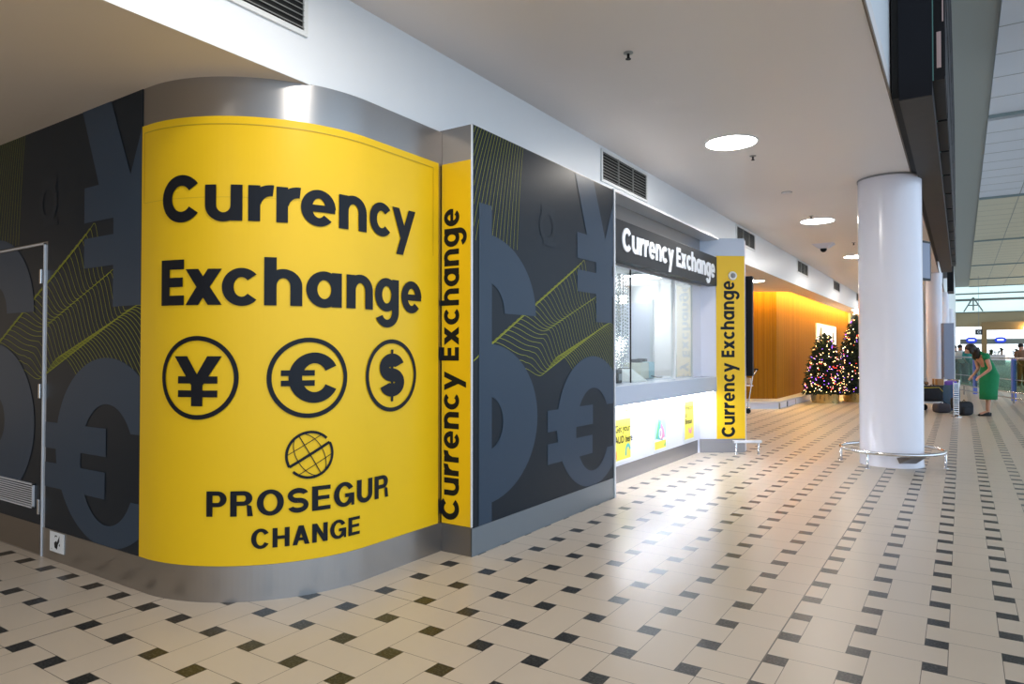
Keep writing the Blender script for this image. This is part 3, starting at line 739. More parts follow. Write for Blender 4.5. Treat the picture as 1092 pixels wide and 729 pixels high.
# tall black display on the far side of the pillar
thing('wall_display', 'tall black display seen edge-on behind the yellow pillar', 'display', (-2.56, 9.99, 1.05), [
    ('casing', MB().box(-.35, .09, -.035, .035, 0, 1.42), 'black', .006), ('screen', MB().box(-.32, .06, .0352, .038, .05, 1.37), 'dark_blue'), ('wall_bracket', MB().box(-.2, -.05, -.045, -.034, .5, .9), 'alu')])

# ================================================================== VENTS, LIGHTS, CEILING FITTINGS
vnames = ['dark air vent in the bulkhead, nearest and largest', 'air vent in the bulkhead above the dark graphic panel', 'air vent in the bulkhead above the yellow pillar', 'air vent in the bulkhead, third beyond the yellow pillar', 'small far air vent in the bulkhead above the timber wall', 'farthest small air vent in the bulkhead']
vnames[3] = 'air vent in the bulkhead, next one beyond the yellow pillar'
for i, (y0, y1, z0, z1) in enumerate([(1.30, 2.575, 3.215, 3.52), (6.465, 7.65, 3.20, 3.49), (11.59, 12.76, 3.25, 3.505), (16.67, 17.92, 3.25, 3.505), (21.97, 23.16, 3.26, 3.51), (27.2, 28.4, 3.27, 3.52)]):
    r = empty('air_vent', (-3.125, (y0 + y1) / 2, z0)); tag(r, vnames[i], 'vent', 'air vents along the bulkhead')
    MB().box(-3.131, -3.124, y0, y1, z0, z1).build('backing', M['dark'], r)  # black sheet stands in for the shaded hollow behind the slats
    f = .028
    fr_ = MB().box(-3.131, -3.112, y0 - f, y1 + f, z0 - f, z0).box(-3.131, -3.112, y0 - f, y1 + f, z1, z1 + f).box(-3.131, -3.112, y0 - f, y0, z0, z1).box(-3.131, -3.112, y1, y1 + f, z0, z1).build('frame', M['vent_white'], r)
    sl = MB(); k = 9
    for q in range(k):
        z = z0 + (q + .5) * (z1 - z0) / k; sl.add([(-3.126, y0, z + .010), (-3.126, y1, z + .010), (-3.108, y1, z - .006), (-3.108, y0, z - .006), (-3.126, y0, z + .007), (-3.126, y1, z + .007), (-3.108, y1, z - .009), (-3.108, y0, z - .009)], [(0, 1, 2, 3), (7, 6, 5, 4), (3, 2, 6, 7), (0, 4, 5, 1)])
    for q in (1, 2): y = y0 + (y1 - y0) * q / 3; sl.box(-3.126, -3.110, y - .006, y + .006, z0, z1)
    sl.build('slats', M['vent_metal'], fr_); recentre(r)

def downlight(x, y, z, label, r=.25):
    o = empty('ceiling_light', (x, y, z)); tag(o, label, 'ceiling light', 'round downlights in the ceilings')
    tr_ = MB().lathe([(r + .02, 0), (r + .018, -.008), (r, -.010), (r, -.003), (r, 0)], (0, 0, 0), 40, caps=False).build('trim_ring', M['white_paint'], o)
    MB().lathe([(r, -.005), (r * .5, -.007), (.001, -.008)], (0, 0, 0), 40, caps=False).build('diffuser', M['lamp'], tr_)
    return o
downlight(-1.96, -2.9, 3.55, 'round ceiling light behind the viewpoint')
downlight(-1.96, 2.1, 3.55, 'round ceiling light above the curved yellow sign')
downlight(-1.965, 7.10, 3.55, 'largest round ceiling light, opposite the exchange window')
downlight(-1.96, 12.12, 3.55, 'second round ceiling light, beyond the yellow pillar')
downlight(-1.96, 17.1, 3.55, 'third round ceiling light, partly hidden by white column')
for k, y in enumerate((22.1, 27.1, 32.1)): downlight(-1.96, y, 3.55, ['round ceiling light farther down the corridor behind column', 'round ceiling light deep in the corridor behind column', 'farthest round ceiling light in the corridor'][k])
downlight(-3.74, 15.1, 2.926, 'round light in the low soffit above the timber wall', .24)
def sprinkler(x, y, label):
    o = empty('sprinkler_head', (x, y, 3.55)); tag(o, label, 'sprinkler')
    MB().lathe([(.035, 0), (.035, -.006), (.014, -.010)], (0, 0, 0), 16).build('flange', M['vent_metal'], o)
    MB().lathe([(.010, -.010), (.010, -.04), (.020, -.045), (.020, -.049)], (0, 0, 0), 12).build('deflector', M['black'], o)
sprinkler(-1.993, 4.56, 'small dark sprinkler head nearest the camera, alone on ceiling')
sprinkler(-1.90, 7.72, 'small sprinkler head just beyond the largest ceiling light')
sprinkler(-1.968, 11.62, 'small sprinkler head beside the second ceiling light')
sprinkler(-1.75, 14.9, 'tiny dark sprinkler head right of the white ceiling camera')
thing('smoke_detector', 'flat round detector on ceiling between first two lights', 'smoke detector', (-1.953, 9.735, 3.55), [('cover', MB().lathe([(.06, 0), (.055, -.015), (.03, -.022), (.001, -.023)], (0, 0, 0), 20), 'ceiling_paint'), ('base_ring', MB().lathe([(.07, 0), (.07, -.004), (.06, -.005)], (0, 0, 0), 20), 'vent_metal')])
thing('dome_camera', 'white square-based dome camera hanging from corridor ceiling', 'camera', (-2.28, 14.8, 3.55), [('mount', MB().add([(-.2, -.16, 0), (.2, -.16, 0), (.2, .16, 0), (-.2, .16, 0), (-.08, -.08, -.09), (.08, -.08, -.09), (.08, .08, -.09), (-.08, .08, -.09)], [(0, 1, 2, 3), (7, 6, 5, 4), (0, 4, 5, 1), (1, 5, 6, 2), (2, 6, 7, 3), (3, 7, 4, 0)]), 'lavender'), ('lens_dome', MB().ball((0, 0, -.10), .062, 16, 10), 'black')])

# ================================================================== COLUMNS AND GUARD RAIL
c1 = empty('round_column', (-.735, 9.69, 0)); tag(c1, 'thick round white column nearest the camera, ringed by guard rail', 'column')
MB().lathe([(.357, 0), (.357, .02), (.352, .03), (.352, 3.55)], (0, 0, 0), 72).build('shaft', M['column'], c1)
MB().lathe([(.360, 3.525), (.360, 3.548)], (0, 0, 0), 72, caps=False).build('top_ring', M['grey'], c1)
gr2 = empty('guard_rail', (-.735, 9.69, 0)); tag(gr2, 'stainless steel ring guard rail around foot of white column', 'rail')
MB().tube([(.57 * math.cos(2 * PI * i / 56), .57 * math.sin(2 * PI * i / 56), .19) for i in range(56)], .020, 10, closed=True).build('ring_tube', M['chrome'], gr2)
for a in (33.3 + 145, 33.3 + 35, 33.3 - 145, 33.3 - 35):
    a = math.radians(a); MB().lathe([(.03, 0), (.03, .006), (.014, .008), (.014, .18)], (.57 * math.cos(a), .57 * math.sin(a), 0), 12).build('leg', M['chrome'], gr2)
aa = math.radians(-56.7)
ca, sa = math.cos(aa), math.sin(aa)
bx_ = []
for (r_, t_, z_) in [(.35, -.10, .06), (.35, .10, .06), (.55, .07, .15), (.55, -.07, .15), (.35, -.13, .13), (.35, .13, .13), (.56, .13, .185), (.56, -.13, .185)]:
    bx_.append((r_ * ca - t_ * sa, r_ * sa + t_ * ca, z_))
MB().add(bx_, [(0, 3, 2, 1), (4, 5, 6, 7), (0, 1, 5, 4), (1, 2, 6, 5), (2, 3, 7, 6), (3, 0, 4, 7)]).build('bracket', M['steel_warm'], gr2)
for i, (x, y, r, lb) in enumerate([(-.608, 21.9, .19, 'slim white column behind the luggage, second down the corridor'), (-.56, 29, .22, 'third white column down the corridor behind grey panel'), (-.56, 40, .25, 'fourth white column far down the corridor'), (-.56, 52, .25, 'farthest white column by the hall')]):
    c = empty('round_column', (x, y, 0)); tag(c, lb, 'column')
    MB().lathe([(r, 0), (r, 3.55)], (0, 0, 0), 40).build('shaft', M['column'], c); MB().lathe([(r + .02, 0), (r + .02, .1), (r, .11)], (0, 0, 0), 40, caps=False).build('base_ring', M['alu'], c)
struct(MB().box(-3.6, -.7, 44, 44.2, 0, 3.55).build('wall_corridor_end', mat('blush_paint', (.78, .66, .60), .5)))
struct(MB().box(-.72, -.50, 62, 95, 0, 3.76).build('wall_hall_left', M['bulkhead_paint']))

# ================================================================== DEPARTURES BOARD
db = empty('departures_board', (-.3, 14, 3.5)); tag(db, 'long dark flight information board hung along the ceiling edge', 'display board')
MB().box(-.42, -.18, 6.57, 21.3, 3.505, 7.6).build('casing', M['dark_blue'], db)
MB().box(-.418, -.182, 6.572, 21.3, 3.497, 3.506).build('underside', M['board_under'], db)
MB().box(-.477, -.42, 6.62, 19.0, 3.54, 7.6).build('rear_frame', M['dark'], db)
recentre(db)
rr = random.Random(5)
scr_fr = None
for c in range(12):
    y0 = 6.62 + c * 1.22
    for r in range(4):
        z0 = 3.62 + r * .98
        if scr_fr is None:
            s0 = empty('information_screen', (-.18, y0, z0)); s0.rotation_euler = (0, 0, 0)
            hs_ = MB().box(0, .085, .02, 1.18, .02, .90).build('housing', M['black'], s0); MB().box(.085, .09, .06, 1.14, .06, .86).build('display', M['dark_blue'], hs_)
            MB().box(.0, .008, .012, .0195, .02, .90).build('bezel_edge', mat('teal_glass_edge', (.12, .30, .28), .3), s0); MB().box(.030, .062, .014, .0195, .12, .42).box(.070, .080, .014, .0195, .5, .88).build('side_label', mat('board_side_label', (.50, .36, .34), .5), s0); scr_fr = s0
            o = s0
        else: o = copy_tree(scr_fr)
        o.location = (-.179, y0, z0)
        tag(o, 'flat flight information screen in the long board, seen almost edge-on', 'screen', 'flight screens on the departures board')
# slim black banner further along
thing('hanging_banner', 'narrow black blade sign hanging beyond end of departures board', 'sign', (-.28, 27.5, 3.42), [('blade', MB().box(-.09, .09, -.6, .6, 0, 1.6), 'black'), ('hanger', MB().box(-.21, -.09, -.05, .05, .5, 1.3), 'alu')])
# hanging monitor under the ceiling behind the column
thing('hanging_monitor', 'monitor hung from the ceiling just right of white column', 'monitor', (-.55, 13.98, 2.66), [('casing', MB().box(-.055, -.01, -.36, .30, 0, .70), 'black', .004), ('screen', MB().box(-.01, -.004, -.32, .26, .04, .66), 'info_grey'), ('hanger', MB().tube([(-.03, 0, .7), (-.03, 0, .89)], .02), 'alu')], rz=math.radians(-24))

# ================================================================== TIMBER WALL, PLATFORM, TREES
tw = MB()
def battens(p0, p1, z0, z1, skip=None):
    d = Vector((p1[0] - p0[0], p1[1] - p0[1])); L_ = d.length; d.normalize(); nrm = Vector((d.y, -d.x)); k = int(L_ / .056)
    for i in range(k):
        a = i * L_ / k + .007; b = (i + 1) * L_ / k - .007
        q = [(p0[0] + d.x * t + nrm.x * h, p0[1] + d.y * t + nrm.y * h) for t, h in ((a, 0), (b, 0), (b, .024), (a, .024))]
        tw.prism([q[3], q[2], q[1], q[0]], z0, z1)
    q = [(p0[0] + d.x * t + nrm.x * h, p0[1] + d.y * t + nrm.y * h) for t, h in ((0, -.1), (L_, -.1), (L_, .001), (0, .001))]
    tw.prism([q[3], q[2], q[1], q[0]], z0, z1)
battens((-9.2, 15.2), (-4.02, 18.55), .19, 3.2)
battens((-4.02, 18.55), (-4.02, 32.0), .19, 3.2)
struct(tw.build('wall_timber', M['timber']), 'vertical timber batten wall lit from a cove above')
cv = MB(); cv.box(-3.72, -3.64, 18.4, 32, 3.06, 3.09); cv.prism([(-9.7, 14.44), (-3.66, 18.33), (-3.70, 18.40), (-9.74, 14.50)], 3.06, 3.09)
tag(cv.build('cove_light', M['cove']), 'warm strip light hidden in the cove above the timber wall', 'light')
struct(MB().box(-4.6, -3.9, 32.0, 44, 0, 3.2).build('wall_far_left', mat('grey_green_paint', (.30, .33, .32), .5)))
pf = empty('platform', (-4, 19, 0)); tag(pf, 'low white platform step along the foot of timber wall', 'platform')
ppts = [(-3.73, 17.62), (-3.66, 21.6), (-4.06, 21.6), (-4.06, 18.6), (-9.3, 15.3), (-7.2, 14.3)]
MB().prism([(-3.73, 17.62), (-3.66, 21.6), (-4.06, 21.6), (-4.06, 18.6), (-9.3, 15.25), (-9.0, 13.2)], .15, .19).build('deck', M['platform'], pf)
MB().prism([(-3.78, 17.68), (-3.71, 21.58), (-4.06, 21.58), (-4.06, 18.6), (-9.3, 15.25), (-9.0, 13.3)], 0, .15).build('riser', M['lavender'], pf)
for y in (17.7, 18.6, 19.6, 20.6, 21.5): MB().box(-3.765, -3.735, y - .015, y + .015, 0, .15).build('support_bracket', M['grey'], pf)
recentre(pf)
pc = empty('lit_picture', (-3.97, 26.2, 1.75)); tag(pc, 'bright backlit picture panel set in the timber wall behind trees', 'picture')
MB().box(-3.99, -3.95, 24.2, 28.3, 1.66, 2.36).build('frame', M['white_paint'], pc)
M['lightbox'] = mat('lightbox_glow', (1, 1, 1), .5, emit=(1.0, .92, .78), estr=2.6)
MB().box(-3.95, -3.945, 24.3, 28.2, 1.70, 2.32).build('lit_face', M['lightbox'], pc)
sheet([[(24.5, 1.72), (25.3, 1.72), (25.2, 2.3), (24.7, 2.2)], [(26.2, 1.72), (26.8, 1.72), (26.7, 2.2)], [(27.3, 1.75), (27.9, 1.75), (27.8, 2.25), (27.4, 2.1)]], lambda u, z, h: (-3.945 + h, u, z), .003, 'picture_print', mat('print_tone', (.35, .28, .16), .5), pc)
recentre(pc)

def xmas_tree(x, y, h, r, label, seed, star):
    R_ = random.Random(seed); o = empty('christmas_tree', (x, y, 0)); tag(o, label, 'christmas tree')
    MB().lathe([(.34, 0), (.36, .27), (.367, .28), (.34, .28), (.33, .24)], (0, 0, 0), 32).build('pot', M['gold'], o)
    MB().lathe([(.05, .2), (.03, h - .05)], (0, 0, 0), 10).build('trunk', M['brown'], o)
    fol = MB(); z0 = .26
    def rad(z): return r * (1 - (z - z0) / (h - z0)) ** .60 + .02
    for i in range(2600):
        z = z0 + (h - z0) * (1 - math.sqrt(R_.random())) * .99; a = R_.random() * 2 * PI; q = rad(z) * (.55 + .5 * R_.random())
        p = Vector((q * math.cos(a), q * math.sin(a), z)); d = Vector((math.cos(a + R_.uniform(-.5, .5)), math.sin(a + R_.uniform(-.5, .5)), R_.uniform(-.5, .25))) * R_.uniform(.07, .13)
        s_ = d.cross(Vector((R_.uniform(-1, 1), R_.uniform(-1, 1), 1))); s_.normalize(); s_ *= .022
        fol.add([p - s_, p + s_, p + d, p + d * .5 + Vector((0, 0, -.03))], [(0, 1, 2), (0, 2, 3)])
    for zc in [z0 + k * (h - z0) / 9 for k in range(9)]:
        fol.lathe([(rad(zc) * .82, zc), (rad(min(h, zc + (h - z0) / 9)) * .45, min(h, zc + (h - z0) / 6.5))], (0, 0, 0), 14, caps=True)
    fol.build('foliage', M['pine'], o)
    cols = [('warm', (1, .62, .22), 5.5), ('white', (1, .82, .5), 5), ('red', (1, .05, .03), 3), ('violet', (.30, .10, 1), 3.5), ('pink', (1, .30, .35), 3.5)]
    for nm, c, e_ in cols:
        if 'fl_' + nm not in M: M['fl_' + nm] = mat('fairy_light_' + nm, c, .4, emit=c, estr=e_)
        b = MB(); cnt = {'warm': 190, 'white': 45, 'red': 85, 'violet': 85, 'pink': 50}[nm]
        for i in range(cnt):
            z = z0 + .03 + (h - z0) * (1 - math.sqrt(R_.random())) * .97; a = R_.random() * 2 * PI; q = rad(z) * R_.uniform(.98, 1.10); b.ball((q * math.cos(a), q * math.sin(a), z), R_.uniform(.007, .0145), 6, 4)
        ob = b.build('fairy_lights', M['fl_' + nm], o); ob['kind'] = 'stuff'; ob['label'] = {'warm': 'amber', 'white': 'warm white', 'red': 'red', 'violet': 'violet', 'pink': 'pink'}[nm] + ' fairy lights'
    if star:
        st = [(0, 0, h - .02)]
        b = MB()
        for s_ in (-.02, .02):
            pts_ = []
            for k in range(10):
                a = PI / 2 + k * PI / 5; q = .14 if k % 2 == 0 else .055; pts_.append((q * math.cos(a), s_, h + .10 + q * math.sin(a)))
            b.add(pts_, [tuple(range(10))])
        b.add([p for p in b.v[:20]], [(k, (k + 1) % 10, 10 + (k + 1) % 10, 10 + k) for k in range(10)])
        so = b.build('star', M['star'], o); so.data.transform(Matrix.Rotation(math.radians(20), 4, 'Z'))
    return o
xmas_tree(-3.16, 20.6, 1.95, .52, 'shorter lit christmas tree in gold pot, left of the pair', 11, False)
xmas_tree(-2.47, 21.50, 2.46, .55, 'taller lit christmas tree topped with star, right of the pair', 12, True)

# luggage trolley behind the pillar
t = empty('luggage_trolley', (-4.36, 16.02, 0), math.radians(33.3 + 180)); tag(t, 'silver airport luggage trolley parked behind the yellow pillar', 'trolley')
MB().tube([(-.25, -.25, .12), (.45, -.22, .12), (.45, .22, .12), (-.25, .25, .12)], .015, closed=True).build('base_frame', M['chrome'], t)
for s_ in (-.22, .22): MB().tube([(-.2, s_, .12), (-.32, s_, .85), (-.42, s_, 1.0)], .014).build('upright', M['chrome'], t)
MB().tube([(-.42, -.25, 1.0), (-.42, .25, 1.0)], .022).build('handle', M['black'], t)
MB().box(-.33, -.20, -.22, .22, .62, .64).box(-.29, -.27, -.2, .2, .66, .8).build('basket', M['alu'], t)
MB().box(-.15, .42, -.16, .16, .125, .14).build('deck', M['alu'], t)
for x_, y_ in ((-.2, -.24), (-.2, .24), (.42, 0)): MB().tube([(x_, y_ - .02, .06), (x_, y_ + .02, .06)], .06, 16).build('wheel', M['black'], t)

# ================================================================== LUGGAGE CART GROUP, WOMAN
ang = math.radians(33.34)
def vloc(px, d, z=0.0):   # a point at pixel column px and depth d, used only to lay things out on the floor plan
    u = (px - 546) / 728 * d; return (u * math.cos(ang) - d * math.sin(ang), u * math.sin(ang) + d * math.cos(ang), z)
lc = empty('baggage_cart', vloc(998, 16.6), ang); tag(lc, 'low baggage cart standing on floor behind the white column', 'cart')
MB().box(-.55, .40, -.25, .25, .17, .21).build('deck', M['alu'], lc)
MB().tube([(.38, -.22, .2), (.42, -.22, .72)], .015).tube([(.38, .22, .2), (.42, .22, .72)], .015).tube([(.42, -.22, .72), (.42, .22, .72)], .015).build('handle', M['chrome'], lc)
for x_ in (-.42, .28):
    for y_ in (-.2, .2): MB().tube([(x_, y_ - .02, .075), (x_, y_ + .02, .075)], .075, 16).build('wheel', M['black'], lc)
bb = empty('duffel_bag', vloc(994, 16.55, .211), ang); tag(bb, 'long black duffel bag with yellow piping lying on baggage cart', 'bag')
def superbox(mb, c, s, n=20, m=12, e=.45):
    vs = []; fs = []
    f = lambda v_: math.copysign(abs(v_) ** e, v_)
    for j in range(m + 1):
        t_ = PI * j / m - PI / 2
        for i in range(n):
            a = 2 * PI * i / n; vs.append((c[0] + s[0] * f(math.cos(t_)) * f(math.cos(a)), c[1] + s[1] * f(math.cos(t_)) * f(math.sin(a)), c[2] + s[2] * f(math.sin(t_))))
    for j in range(m):
        for i in range(n): fs.append((j * n + i, j * n + (i + 1) % n, (j + 1) * n + (i + 1) % n, (j + 1) * n + i))
    return mb.add(vs, fs, True)
superbox(MB(), (0, 0, .19), (.46, .21, .19)).build('body', M['bag_black'], bb)
MB().tube([(-.44, -.205, .33), (.03, -.213, .34), (.10, -.214, .26), (.18, -.214, .18), (.38, -.212, .05)], .009, 6).build('piping', M['piping'], bb)
MB().tube([(-.13, -.1, .36), (-.10, -.1, .40), (-.04, -.1, .40), (-.01, -.1, .36)], .010, 6).build('carry_handle', M['shoe'], bb)
bo_ = empty('cardboard_box', vloc(1000, 16.5, .60), ang); tag(bo_, 'brown cardboard box on top of the duffel bag', 'box')
MB().box(-.08, .08, -.1, .1, 0, .15).build('carton', M['cardboard'], bo_, bevel=.004); MB().box(-.081, .081, -.015, .015, .02, .1515).build('tape', M['beige'], bo_)
bo_ = empty('paper_bag', vloc(1006.5, 16.5, .60), ang); tag(bo_, 'small white paper bag beside the cardboard box on duffel', 'bag')
MB().add([(-.05, -.05, 0), (.05, -.05, 0), (.05, .05, 0), (-.05, .05, 0), (-.055, -.03, .14), (.055, -.03, .14), (.055, .03, .14), (-.055, .03, .14)], [(0, 3, 2, 1), (0, 1, 5, 4), (1, 2, 6, 5), (2, 3, 7, 6), (3, 0, 4, 7)]).build('sack', M['paper'], bo_); MB().tube([(-.03, 0, .13), (0, 0, .19), (.03, 0, .13)], .004, 6).build('bag_handle', M['beige'], bo_)
bp_ = empty('rucksack', vloc(1012.5, 16.0, .0), ang); tag(bp_, 'dark blue rucksack with violet top leaning on the cart end', 'bag')
superbox(MB(), (0, -.05, .35), (.13, .16, .32)).build('body', M['blue_cloth'], bp_); superbox(MB(), (-.01, -.05, .66), (.10, .12, .07)).build('top_flap', M['violet'], bp_)
superbox(MB(), (-.02, -.2, .22), (.09, .06, .13)).build('front_pocket', M['bag_black'], bp_)
tp = empty('soft_toy', vloc(983, 16.5, .60), ang); tag(tp, 'small dark brown soft bundle on left end of duffel', 'toy')
MB().ball((0, 0, .07), .055, 12, 8, (1, 1, 1.2)).ball((.10, 0, .045), .045, 12, 8, (1.2, 1, 1)).build('body', M['brown'], tp); MB().ball((-.02, -.04, .13), .03, 10, 8).build('head', M['shoe'], tp)
bs = empty('holdall_bag', vloc(1003.5, 15.75, 0), ang); tag(bs, 'dark grey soft bag on floor below the cart', 'bag')
superbox(MB(), (0, 0, .11), (.17, .12, .11)).build('body', mat('grey_fabric', (.05, .045, .06), .7), bs); MB().tube([(-.1, -.06, .2), (0, -.06, .27), (.1, -.06, .2)], .008, 6).build('carry_handle', M['shoe'], bs)
# slatted chrome stand
cs = empty('queue_stand', vloc(1019, 14.7), ang); tag(cs, 'bright slatted chrome stand between the luggage and black backpack', 'stand')
for s_ in (-.055, .055): MB().tube([(s_, 0, .02), (s_, 0, .76)], .009, 8).build('post', M['chrome'], cs)
sl = MB()
for i in range(15): sl.box(-.05, .05, -.012, .012, .06 + i * .046, .08 + i * .046)
sl.build('slats', M['alu'], cs); MB().box(-.06, .06, -.09, .09, 0, .02).build('foot_plate', M['chrome'], cs)
# black backpack on the floor
bk = empty('backpack', vloc(1028, 15.1), ang); tag(bk, 'black backpack standing on floor beside woman in green dress', 'bag')
superbox(MB(), (0, 0, .155), (.165, .10, .155), e=.55).build('body', M['bag_black'], bk); superbox(MB(), (0, -.10, .11), (.11, .04, .085)).build('front_pocket', M['bag_black'], bk)
MB().tube([(-.03, .02, .30), (0, .02, .345), (.03, .02, .30)], .008, 6).build('top_loop', M['shoe'], bk)
# grey pylon
ip = empty('information_pylon', vloc(1010.5, 18.0), ang); tag(ip, 'tall plain blue-grey panel standing behind the luggage', 'panel')
MB().box(-.135, .135, -.06, .06, 0, 2.16).build('panel', M['info_grey'], ip, bevel=.004); MB().box(.135, .15, -.062, .062, 0, 2.17).build('edge_trim', M['alu'], ip); MB().box(-.2, .2, -.15, .15, 0, .02).build('base_plate', M['grey'], ip)

def skin_mesh(name, joints, edges, m, parent, sub=2):
    me = bpy.data.meshes.new(name); ks = list(joints); me.from_pydata([joints[k][0] for k in ks], [(ks.index(a), ks.index(b)) for a, b in edges], [])
    o = bpy.data.objects.new(name, me); COL.objects.link(o)
    md = o.modifiers.new('skin', 'SKIN'); md.use_smooth_shade = True
    for i, k in enumerate(ks):
        r = joints[k][1]; sv = me.skin_vertices[0].data[i]; sv.radius = (r, r) if isinstance(r, (int, float)) else r; sv.use_root = (i == 0)
    ss_ = o.modifiers.new('sub', 'SUBSURF'); ss_.levels = sub; ss_.render_levels = sub
    dg = bpy.context.evaluated_depsgraph_get(); dg.update(); nm = bpy.data.meshes.new_from_object(o.evaluated_get(dg)); bpy.data.objects.remove(o)
    nm.materials.clear(); nm.materials.append(m); nm.polygons.foreach_set('use_smooth', [True] * len(nm.polygons))
    q = bpy.data.objects.new(name, nm); COL.objects.link(q); q.parent = parent; return q
def loft(mb, secs, n=20):
    vs = [];
    for (c, rx, ry, tilt) in secs:
        ct_, st_ = math.cos(tilt), math.sin(tilt)
        for i in range(n):
            a = 2 * PI * i / n; x = rx * math.cos(a); y = ry * math.sin(a); vs.append((c[0] + x * ct_, c[1] + y, c[2] + x * st_))
    fs = [(j * n + i, j * n + (i + 1) % n, (j + 1) * n + (i + 1) % n, (j + 1) * n + i) for j in range(len(secs) - 1) for i in range(n)]
    fs.append(tuple(range(n))[::-1]); fs.append(tuple(range((len(secs) - 1) * n, len(secs) * n)))
    return mb.add(vs, fs, True)
# woman bending forward, facing left (local -x)
wm = empty('person', vloc(1051, 15.0), ang); tag(wm, 'woman in sleeveless green dress bending forward beside black backpack', 'person')
J = {'pelvis': ((.09, 0, .88), .12), 'waist': ((.05, 0, 1.03), .10), 'chest': ((-.03, 0, 1.20), .115), 'uchest': ((-.10, 0, 1.31), .10), 'neck': ((-.19, 0, 1.385), .045), 'head0': ((-.26, 0, 1.425), .055), 'head1': ((-.34, 0, 1.45), .088), 'head2': ((-.40, 0, 1.42), .075), 'chin': ((-.42, 0, 1.36), .040)}
E_ = [('pelvis', 'waist'), ('waist', 'chest'), ('chest', 'uchest'), ('uchest', 'neck'), ('neck', 'head0'), ('head0', 'head1'), ('head1', 'head2'), ('head2', 'chin')]
for s_, sx in (('l', -1), ('r', 1)):
    y = .085 * sx; off = -.06 if sx < 0 else .035
    J.update({'hip' + s_: ((.08, y, .82), .095), 'knee' + s_: ((.05 + off * .6, y * .8, .48), .046), 'calf' + s_: ((.06 + off * .8, y * .8, .33), .044), 'ankle' + s_: ((.05 + off, y, .115), .033), 'heel' + s_: ((.06 + off, y, .085), .032), 'ball' + s_: ((-.07 + off, y, .04), .03), 'toe' + s_: ((-.13 + off, y, .03), .02)})
    E_ += [('pelvis', 'hip' + s_), ('hip' + s_, 'knee' + s_), ('knee' + s_, 'calf' + s_), ('calf' + s_, 'ankle' + s_), ('ankle' + s_, 'heel' + s_), ('heel' + s_, 'ball' + s_), ('ball' + s_, 'toe' + s_)]
    y = .17 * sx
    J.update({'sh' + s_: ((-.11, y, 1.30), .055), 'el' + s_: ((-.03, y + .02 * sx, 1.03), .040), 'wr' + s_: ((-.19, y - .04 * sx, .88), .025), 'palm' + s_: ((-.25, y - .05 * sx, .84), (.034, .018))})
    E_ += [('uchest', 'sh' + s_), ('sh' + s_, 'el' + s_), ('el' + s_, 'wr' + s_), ('wr' + s_, 'palm' + s_)]
    for k in range(4):
        dy = (k - 1.5) * .018
        J.update({f'f{k}a{s_}': ((-.28, y - .05 * sx + dy, .80), .0095), f'f{k}b{s_}': ((-.29, y - .05 * sx + dy, .765 + .006 * abs(k - 1)), .0085)})
        E_ += [('palm' + s_, f'f{k}a{s_}'), (f'f{k}a{s_}', f'f{k}b{s_}')]
    J.update({'ta' + s_: ((-.235, y - .09 * sx, .82), .010), 'tb' + s_: ((-.26, y - .10 * sx, .79), .009)}); E_ += [('palm' + s_, 'ta' + s_), ('ta' + s_, 'tb' + s_)]
skin_mesh('body', J, E_, M['skin'], wm)
MB().ball((-.425, 0, 1.425), .012, 8, 6, (1.6, 1, 1)).build('nose', M['skin'], wm)
MB().tube([(-.44, -.025, 1.375), (-.445, 0, 1.373), (-.44, .025, 1.375)], .006, 6).build('lips', M['pink'], wm)
for s_ in (-1, 1): MB().ball((-.425, .032 * s_, 1.445), .010, 8, 6).build('eye', M['ink'], wm)
for s_ in (-1, 1): MB().ball((-.33, .088 * s_, 1.43), .022, 8, 6, (.8, .4, 1.2)).build('ear', M['skin'], wm)
hr = MB(); hr.ball((-.325, 0, 1.475), .112, 18, 12, (1.05, 1.0, .92)); loft(hr, [((-.25, 0, 1.50), .08, .10, 0), ((-.215, 0, 1.42), .075, .105, .2), ((-.20, 0, 1.33), .07, .10, .2), ((-.215, 0, 1.25), .045, .08, .2)], 16)
hr.ball((-.36, -.075, 1.43), .05, 10, 8, (1, .6, 1.6)); hr.build('hair', M['hair'], wm)
dsec = [((.05, 0, .36), .168, .16, 0), ((.055, 0, .55), .172, .17, 0), ((.07, 0, .78), .175, .19, 0), ((.085, 0, .90), .172, .20, -.15), ((.06, 0, 1.04), .14, .17, -.3), ((-.01, 0, 1.18), .15, .19, -.45), ((-.07, 0, 1.28), .145, .20, -.55), ((-.125, 0, 1.355), .11, .19, -.7), ((-.155, 0, 1.39), .075, .13, -.7), ((-.165, 0, 1.40), .05, .08, -.7)]
dm = loft(MB(), dsec, 28)
for s_ in (-1, 1): dm.ball((-.105, .165 * s_, 1.295), .078, 12, 8, (1, .9, 1.05))
dm.build('dress', M['green_dress'], wm)
for s_, off in ((-1, -.06), (1, .035)):
    y = .085 * s_; sh = MB(); loft(sh, [((-.03 + off, y, .0), .14, .036, 0), ((-.03 + off, y, .018), .14, .037, 0), ((-.02 + off, y, .05), .11, .040, .15), ((.02 + off, y, .085), .06, .036, .3)], 14)
    sh.build('shoe', M['shoe'], wm); MB().lathe([(.016, 0), (.022, .07)], (.095 + off, y, 0), 10).build('heel', M['shoe'], wm)

